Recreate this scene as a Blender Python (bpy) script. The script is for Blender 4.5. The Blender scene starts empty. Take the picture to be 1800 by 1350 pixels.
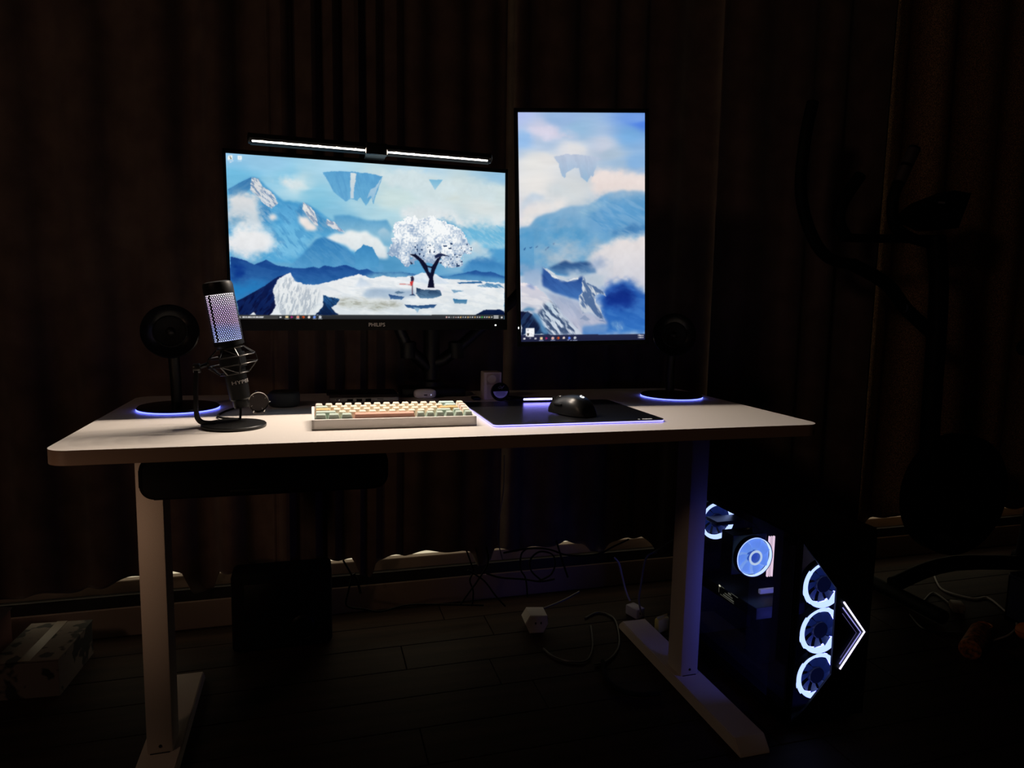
import bpy, bmesh, math, random
import numpy as np
from mathutils import Matrix, Vector
C = bpy.context.scene.collection
PI = math.pi
# ------------------------------------------------------------------ camera
def cam_matrix(loc, yaw, pitch, roll):
    F = Vector((math.sin(yaw)*math.cos(pitch), math.cos(yaw)*math.cos(pitch), math.sin(pitch)))
    R = Vector((math.cos(yaw), -math.sin(yaw), 0)); U = R.cross(F)
    R2 = R*math.cos(roll)+U*math.sin(roll); U2 = -R*math.sin(roll)+U*math.cos(roll)
    m = Matrix((R2, U2, -F)).transposed().to_4x4(); m.translation = Vector(loc)
    return m
cd = bpy.data.cameras.new('camera'); cam = bpy.data.objects.new('camera', cd); C.objects.link(cam)
cam.matrix_world = cam_matrix((.3925, -1.1582, .9338), .2844, -.1168, .0208)
cd.sensor_fit = 'HORIZONTAL'; cd.sensor_width = 36; cd.lens = 36*1205.1/1800; cd.clip_start = .02
bpy.context.scene.camera = cam
# ------------------------------------------------------------------ world, exposure, added fill lights
S = bpy.context.scene
BAR = 2.15
S.view_settings.view_transform = 'Standard'; S.view_settings.look = 'None'
S.view_settings.exposure = 0; S.view_settings.gamma = 1; S.view_settings.use_curve_mapping = False
w = bpy.data.worlds.new('world'); S.world = w; w.use_nodes = True
bg = w.node_tree.nodes['Background']; bg.inputs[0].default_value = (1, .62, .42, 1); bg.inputs[1].default_value = .0012
def area_light(name, loc, target, size, power, col):
    l = bpy.data.lights.new(name, 'AREA'); l.shape = 'DISK'; l.size = size; l.energy = power; l.color = col
    o = bpy.data.objects.new(name, l); C.objects.link(o); o.location = loc
    o.rotation_euler = (Vector(target)-Vector(loc)).to_track_quat('-Z', 'Y').to_euler()
    return o
bl = area_light('leg_fill_light', (-.34, -.42, .50), (.10, .25, .50), .1, .055, (1, .60, .38)); bl.data.spread = math.radians(50)  # added unseen fill light that brightens the left desk leg
area_light('curtain_fill_light', (-1.7, -1.6, 2.2), (1.4, .8, 1.2), .45, 3.5, (1, .64, .45))  # added unseen fill light to lift the curtain folds
# ------------------------------------------------------------------ materials
MATS = {}
def mat(name, col, rough=.5, metal=0, emit=None, strength=0, bump=None, coat=0, spec=.5):
    if name in MATS: return MATS[name]
    m = bpy.data.materials.new(name); m.use_nodes = True; nt = m.node_tree; b = nt.nodes['Principled BSDF']
    b.inputs['Base Color'].default_value = (*col, 1); b.inputs['Roughness'].default_value = rough
    b.inputs['Metallic'].default_value = metal; b.inputs['Coat Weight'].default_value = coat
    b.inputs['Specular IOR Level'].default_value = spec
    if emit: b.inputs['Emission Color'].default_value = (*emit, 1); b.inputs['Emission Strength'].default_value = strength
    tc = nt.nodes.new('ShaderNodeTexCoord'); n = nt.nodes.new('ShaderNodeTexNoise')
    n.inputs['Scale'].default_value = bump[0] if bump else 180; n.inputs['Detail'].default_value = 3
    nt.links.new(tc.outputs['Object'], n.inputs['Vector'])
    bp = nt.nodes.new('ShaderNodeBump'); bp.inputs['Strength'].default_value = bump[1] if bump else .04
    bp.inputs['Distance'].default_value = .002
    nt.links.new(n.outputs['Fac'], bp.inputs['Height']); nt.links.new(bp.outputs['Normal'], b.inputs['Normal'])
    MATS[name] = m; return m
def mix_noise(m, c1, c2, scale=(1, 1, 1), nscale=8, detail=5, lo=.35, hi=.65):
    nt = m.node_tree; b = nt.nodes['Principled BSDF']
    tc = nt.nodes.new('ShaderNodeTexCoord'); mp = nt.nodes.new('ShaderNodeMapping'); mp.inputs['Scale'].default_value = scale
    n = nt.nodes.new('ShaderNodeTexNoise'); n.inputs['Scale'].default_value = nscale; n.inputs['Detail'].default_value = detail
    r = nt.nodes.new('ShaderNodeValToRGB'); r.color_ramp.elements[0].position = lo; r.color_ramp.elements[1].position = hi
    r.color_ramp.elements[0].color = (*c1, 1); r.color_ramp.elements[1].color = (*c2, 1)
    nt.links.new(tc.outputs['Object'], mp.inputs[0]); nt.links.new(mp.outputs[0], n.inputs['Vector'])
    nt.links.new(n.outputs['Fac'], r.inputs[0]); nt.links.new(r.outputs[0], b.inputs['Base Color'])
    return m
black = mat('black_plastic', (.005, .005, .005), .45, spec=.25)
gloss = mat('gloss_black', (.003, .003, .004), .22, spec=.22)
blackm = mat('black_metal', (.008, .008, .008), .38, .1, spec=.35)
rodm = mat('satin_black_rod', (.03, .028, .026), .3, .5)
soft = mat('soft_black', (.005, .005, .005), .8, spec=.15, bump=(400, .2))
white = mat('white_plastic', (.62, .58, .55), .45)
legm = mat('cream_powder_coat', (.60, .53, .46), .5, bump=(700, .25))
topm = mat('desk_laminate', (.74, .69, .64), .42, bump=(300, .06))
edgem = mat('desk_edge_band', (.38, .26, .19), .5)
silver = mat('brushed_silver', (.45, .44, .45), .35, .8)
chrome = mat('chrome', (.7, .68, .66), .18, 1)
greyp = mat('grey_plastic', (.16, .155, .15), .5)
def emis(name, col, s): return mat(name, (.0, .0, .0), .5, 0, col, s)
led = emis('blue_white_led', (.12, .15, 1), 4.5)
whiteled = emis('white_led_tube', (1, .96, .92), 9)
# ------------------------------------------------------------------ mesh helpers
def obj(name, bm, m, parent=None, smooth=False, kind=None, label=None):
    me = bpy.data.meshes.new(name); bmesh.ops.recalc_face_normals(bm, faces=bm.faces)
    bm.to_mesh(me); bm.free()
    if smooth:
        me.polygons.foreach_set('use_smooth', [True]*len(me.polygons))
        me.set_sharp_from_angle(angle=math.radians(38))
    me.materials.append(m)
    o = bpy.data.objects.new(name, me); C.objects.link(o)
    if parent: o.parent = parent
    if kind: o['kind'] = kind
    if label: o['label'] = label
    return o
def thing(name, label, cat, loc=(0, 0, 0), rot=(0, 0, 0), group=None):
    o = bpy.data.objects.new(name, None); C.objects.link(o); o.location = loc; o.rotation_euler = rot
    o.empty_display_size = .05; o['label'] = label; o['category'] = cat
    if group: o['group'] = group
    return o
def tag(o, label, cat, group=None):
    o['label'] = label; o['category'] = cat
    if group: o['group'] = group
    return o
def add_box(bm, c, s, bev=0, seg=2, mtx=None):
    r = bmesh.ops.create_cube(bm, size=1); vs = r['verts']
    for v in vs: v.co = Vector((v.co.x*s[0]+c[0], v.co.y*s[1]+c[1], v.co.z*s[2]+c[2]))
    if bev:
        es = list({e for v in vs for e in v.link_edges})
        q = bmesh.ops.bevel(bm, geom=es, offset=bev, segments=seg, affect='EDGES', profile=.5)
        vs = list({v for f in q['faces'] for v in f.verts} | {v for v in vs if v.is_valid})
    if mtx is not None: bmesh.ops.transform(bm, matrix=mtx, verts=[v for v in vs if v.is_valid])
    return bm
def box(c, s, bev=0, seg=2, mtx=None): return add_box(bmesh.new(), c, s, bev, seg, mtx)
def add_prism(bm, pts, a, b, axis='z', bev=0):
    def P(p, t):
        return {'z': (p[0], p[1], t), 'y': (p[0], t, p[1]), 'x': (t, p[0], p[1])}[axis]
    lo = [bm.verts.new(P(p, a)) for p in pts]; hi = [bm.verts.new(P(p, b)) for p in pts]; n = len(pts)
    f1 = bm.faces.new(lo); f2 = bm.faces.new(hi)
    for i in range(n): bm.faces.new((lo[i], lo[(i+1) % n], hi[(i+1) % n], hi[i]))
    if bev:
        bmesh.ops.bevel(bm, geom=list(f2.edges)+list(f1.edges), offset=bev, segments=2, affect='EDGES')
    return bm
def prism(pts, a, b, axis='z', bev=0): return add_prism(bmesh.new(), pts, a, b, axis, bev)
def rrect(x0, y0, x1, y1, r, n=8):
    p = []
    for cx, cy, a0 in ((x1-r, y1-r, 0), (x0+r, y1-r, 90), (x0+r, y0+r, 180), (x1-r, y0+r, 270)):
        for i in range(n+1):
            a = math.radians(a0+90*i/n); p.append((cx+r*math.cos(a), cy+r*math.sin(a)))
    return p
def add_lathe(bm, prof, n=32, mtx=None, a0=0, a1=2*PI):
    rings = []; full = abs(a1-a0-2*PI) < 1e-6; k = n if full else n+1
    for r, z in prof:
        if r < 1e-6: rings.append([bm.verts.new((0, 0, z))])
        else: rings.append([bm.verts.new((r*math.cos(a0+(a1-a0)*i/n), r*math.sin(a0+(a1-a0)*i/n), z)) for i in range(k)])
    for A, B in zip(rings, rings[1:]):
        for i in range(n):
            j = (i+1) % k
            f = [A[i % len(A)], A[j % len(A)], B[j % len(B)], B[i % len(B)]]
            f2 = []
            for v in f:
                if v not in f2: f2.append(v)
            if len(f2) > 2: bm.faces.new(f2)
    if mtx is not None: bmesh.ops.transform(bm, matrix=mtx, verts=[v for R in rings for v in R])
    return bm
def lathe(prof, n=32, mtx=None, a0=0, a1=2*PI): return add_lathe(bmesh.new(), prof, n, mtx, a0, a1)
def spline(pts, k=6):
    P = [Vector(p) for p in pts]
    if len(P) < 3: return P
    out = []
    for i in range(len(P)-1):
        p0, p1, p2, p3 = P[max(i-1, 0)], P[i], P[i+1], P[min(i+2, len(P)-1)]
        for j in range(k):
            t = j/k
            out.append(.5*((2*p1)+(p2-p0)*t+(2*p0-5*p1+4*p2-p3)*t*t+(-p0+3*p1-3*p2+p3)*t*t*t))
    out.append(P[-1]); return out
def add_tube(bm, pts, r, n=8, closed=False, rr=None):
    P = [Vector(p) for p in pts]; N = len(P); rings = []; up = None
    for i, p in enumerate(P):
        if closed: d = (P[(i+1) % N]-P[i-1]).normalized()
        else: d = (P[min(i+1, N-1)]-P[max(i-1, 0)]).normalized()
        if up is None:
            up = d.cross(Vector((0, 0, 1)))
            if up.length < .01: up = d.cross(Vector((0, 1, 0)))
        up = (up-d*up.dot(d)).normalized(); s = d.cross(up); q = rr[i] if rr else r
        rings.append([bm.verts.new(p+up*q*math.cos(2*PI*j/n)+s*q*math.sin(2*PI*j/n)) for j in range(n)])
    for i in range(N if closed else N-1):
        A, B = rings[i], rings[(i+1) % N]
        for j in range(n): bm.faces.new((A[j], A[(j+1) % n], B[(j+1) % n], B[j]))
    if not closed: bm.faces.new(rings[0]); bm.faces.new(rings[-1])
    return bm
def tube(pts, r, n=8, closed=False, rr=None): return add_tube(bmesh.new(), pts, r, n, closed, rr)
def frame_mtx(origin, z, x=(1, 0, 0)):
    z = Vector(z).normalized(); x = Vector(x); x = (x-z*x.dot(z)).normalized(); y = z.cross(x)
    m = Matrix((x, y, z)).transposed().to_4x4(); m.translation = Vector(origin); return m
def text(name, body, size, m, parent, mtx, ext=.0004, bend=0, xs=1):
    cu = bpy.data.curves.new(name, 'FONT'); cu.body = body; cu.size = size; cu.extrude = ext
    cu.align_x = 'CENTER'; cu.align_y = 'CENTER'; cu.resolution_u = 3
    t = bpy.data.objects.new(name+'_tmp', cu); C.objects.link(t)
    dg = bpy.context.evaluated_depsgraph_get(); me = bpy.data.meshes.new_from_object(t.evaluated_get(dg))
    bpy.data.objects.remove(t); me.materials.clear(); me.materials.append(m)
    if xs != 1: me.transform(Matrix.Diagonal((xs, 1, 1, 1)))
    if bend:
        for v in me.vertices:
            a = v.co.x/bend; r = bend+v.co.z; v.co = Vector((r*math.sin(a), v.co.y, r*math.cos(a)-bend))
    me.transform(mtx)
    o = bpy.data.objects.new(name, me); C.objects.link(o); o.parent = parent; return o
# ------------------------------------------------------------------ the setting
fl = obj('floor', box((1.1, -.5, -.03), (5.2, 3.6, .03)), mat('floor_underlay', (.01, .008, .007), .9)); fl['kind'] = 'structure'
wood = mix_noise(mat('dark_wood_planks', (.03, .02, .012), .6, bump=(60, .2), spec=.15), (.016, .009, .006), (.035, .019, .012), (.6, 9, 9), 3)
PB = {}
rnd = random.Random(4)
for r_ in range(20):
    y1 = .875-.125*r_; x = -1.45-rnd.random()*.9
    while x < 3.6:
        L_ = 1.21; key = L_
        if key not in PB:
            bm = box((0, 0, -.0075), (L_-.002, .1232, .015), .0012, 1)
            me = bpy.data.meshes.new('plank'); bm.to_mesh(me); bm.free(); me.materials.append(wood); PB[key] = me
        o = bpy.data.objects.new('plank', PB[key]); C.objects.link(o); o.parent = fl; o.location = (x+L_/2, y1-.0625, 0)
        x += L_
def struct(name, bm, m, parent=None, smooth=False): return obj(name, bm, m, parent, smooth, kind=None if parent else 'structure')
sill = mix_noise(mat('ledge_plaster', (.30, .24, .20), .8, bump=(90, .3)), (.25, .20, .17), (.34, .28, .24), (1, 1, 1), 6)
struct('wall_back', box((1.1, .93, .076), (5.2, .1, .152), .003), sill)
struct('trim_1', box((1.1, .872, .1), (5.2, .02, .036), .002), mat('dark_aluminium_track', (.03, .028, .027), .5, .3))
struct('baseboard_back', box((1.1, .868, .0415), (5.2, .018, .083), .003), mat('pale_skirting', (.30, .23, .19), .7))
up = struct('wall_back_upper', bmesh.new(), sill)
bm = bmesh.new()
for c, s in (((-1.3, .95, 1.4), (.4, .08, 2.48)), ((3.45, .95, 1.4), (.5, .08, 2.48)), ((1.1, .95, 2.52), (5.2, .08, .26))): add_box(bm, c, s)
bpy.data.objects.remove(up); up = struct('wall_back', bm, sill)
win = struct('window_1', box((1.05, .897, 1.3), (4.3, .006, 2.29)), mat('lit_night_glass', (.1, .1, .1), .1, 0, (1, .86, .58), .65))
fb = bmesh.new()
for x in (-1.08, 0, 1.08, 2.16, 3.18): add_box(fb, (x, .91, 1.28), (.05, .03, 2.24), .003)
struct('window_frame', fb, mat('dark_aluminium_track', (0, 0, 0)), win)
# curtains: pleated cloth hanging to just above the ledge
cloth = mix_noise(mat('brown_curtain_cloth', (.1, .06, .04), .75, bump=(900, .5)), (.080, .047, .033), (.135, .086, .062), (1, 1, 1), 14)
cloth.node_tree.nodes['Principled BSDF'].inputs['Sheen Weight'].default_value = .35
glit = mix_noise(mat('glitter_curtain_cloth', (.2, .1, .05), .35, .35, bump=(1400, .9)), (.12, .065, .035), (.75, .45, .22), (1, 1, .6), 600, 1, .5, .62)
def curtain(x0, x1, seed, pitch, amp, m, label, hem=.197, tongues=(), y0=.79):
    rg = random.Random(seed); bm = bmesh.new(); nx = int((x1-x0)/.0085)
    ph = 0; phs = []; amps = []; lp = pitch; la = amp
    tp, ta = pitch, amp
    for i in range(nx+1):
        if i % 14 == 0: tp = pitch*rg.uniform(.6, 1.55); ta = amp*rg.uniform(.45, 1.15)
        lp += (tp-lp)*.12; la += (ta-la)*.12
        ph += 2*PI*(x1-x0)/nx/lp; phs.append(ph); amps.append(la)
    zs = [0, .01, .03, .07, .14, .25, .4, .6, .85, 1.15, 1.5, 1.9, 2.3]
    grid = []
    wob = [rg.uniform(-PI, PI) for _ in range(4)]
    for i in range(nx+1):
        x = x0+(x1-x0)*i/nx
        h = hem+.006*math.sin(x*23+wob[0])+.005*math.sin(x*61+wob[1])-.006*math.sin(phs[i])
        for tx, tw, td in tongues:
            d = abs(x-tx)/tw
            if d < 1: h -= td*min(1, (1-d)*2.2)
        col = []
        for k, dz in enumerate(zs):
            t = dz/2.3; a = amps[i]*(1-.35*t)
            s = math.sin(phs[i]+.25*math.sin(3*t+wob[2])); s = math.copysign(abs(s)**.8, s)
            z = 2.5-(2.5-h)*(1-t)
            col.append(bm.verts.new((x+.004*math.sin(4*t+wob[3]+x*3)+.3*a*math.cos(phs[i]*.5), y0+a*s, z)))
        grid.append(col)
    for A, B in zip(grid, grid[1:]):
        for k in range(len(zs)-1): bm.faces.new((A[k], B[k], B[k+1], A[k+1]))
    o = obj('curtain', bm, m, smooth=True); so = o.modifiers.new('s', 'SOLIDIFY'); so.thickness = .0015
    return tag(o, label, 'curtain')
curtain(-.95, .33, 3, .125, .030, cloth, 'brown pleated curtain at the left behind the microphone and round speaker', .183,
        ((-.35, .25, .03), (.09, .05, .055)), .818)
curtain(.28, .93, 8, .075, .016, cloth, 'brown finely pleated curtain panel behind the wide monitor', .197, ((.53, .035, .05), (.44, .1, .0), (.88, .04, .045)), .782)
curtain(.89, 1.66, 5, .11, .018, cloth, 'dark curtain panel behind the upright monitor', .172, ((1.27, .05, .03), (1.55, .12, .06)), .826)
curtain(1.61, 2.24, 12, .17, .018, cloth, 'brown curtain panel with one pale wide fold between desk and exercise bike', .192, (), .78)
curtain(2.18, 3.35, 21, .2, .022, glit, 'glittery gold-brown curtain behind the exercise bike', .17, (), .826)
# ------------------------------------------------------------------ desk
desk = thing('standing_desk', 'long cream standing desk with rounded corners on two T-shaped legs', 'desk', (.7, .3, 0))
DX, DY = .7, .3
def dk(bm): bmesh.ops.translate(bm, verts=bm.verts, vec=(-DX, -DY, 0)); return bm
W_, D_, H_ = 1.4, .612, .7
bm = prism(rrect(0, 0, W_, D_, .035, 10), H_-.0233, H_, 'z', .0012)
dt = obj('desktop', dk(bm), topm, desk, True)
dt.data.materials.append(edgem)
for p in dt.data.polygons:
    if abs(p.normal.z) < .3: p.material_index = 1
LX = .0675+.0236; RX = W_-.1011-.0236; LY = .25
for cx in (LX, RX):
    obj('leg', dk(box((cx, LY+.033, .353), (.0472, .0663, .646), .003)), legm, desk, True)
    fp = [(-.018, 0), (-.016, .006), (.004, .0285), (.008, .03), (.555, .03), (.575, .012), (.577, 0)]
    f = obj('foot', dk(prism([(y, z+.001) for y, z in fp], cx-.0373, cx+.0373, 'x', .002)), legm, desk, True)
    for yy in (.02, .555): obj('floor_pad', dk(lathe([(0, -.0), (.012, 0), (.012, .001), (0, .001)], 12, Matrix.Translation((cx, yy, 0)))), soft, f)
    obj('leg_bracket', dk(box((cx, LY+.033, .674-.012), (.07, .11, .022), .003)), legm, desk, True)
    obj('screw', dk(lathe([(0, 0), (.0035, 0), (.003, .0012), (0, .0016)], 10, frame_mtx((cx+.001, LY-.0001, .046), (0, -1, 0)))), blackm, desk)
    obj('base_seam', dk(box((cx, LY+.033, .0315), (.036, .069, .002))), blackm, desk)
obj('crossbeam', dk(box((.68, .31, .652), (1.16, .04, .03), .003)), blackm, desk)
# under-desk drawer
dr = thing('drawer', 'black round-ended drawer slung under the desk front left', 'drawer', (.318, .135, .605))
obj('tray', prism(rrect(-.197, 0, .2, .071, .022, 8), -.095, .105, 'y', .004), soft, dr, True)
obj('front_panel', prism(rrect(-.19, .004, .195, .067, .02, 8), -.0995, -.0945, 'y', .001), black, dr, True)
obj('pull_lip', box((.0, -.101, .01), (.12, .005, .006), .002), blackm, dr, True)
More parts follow.
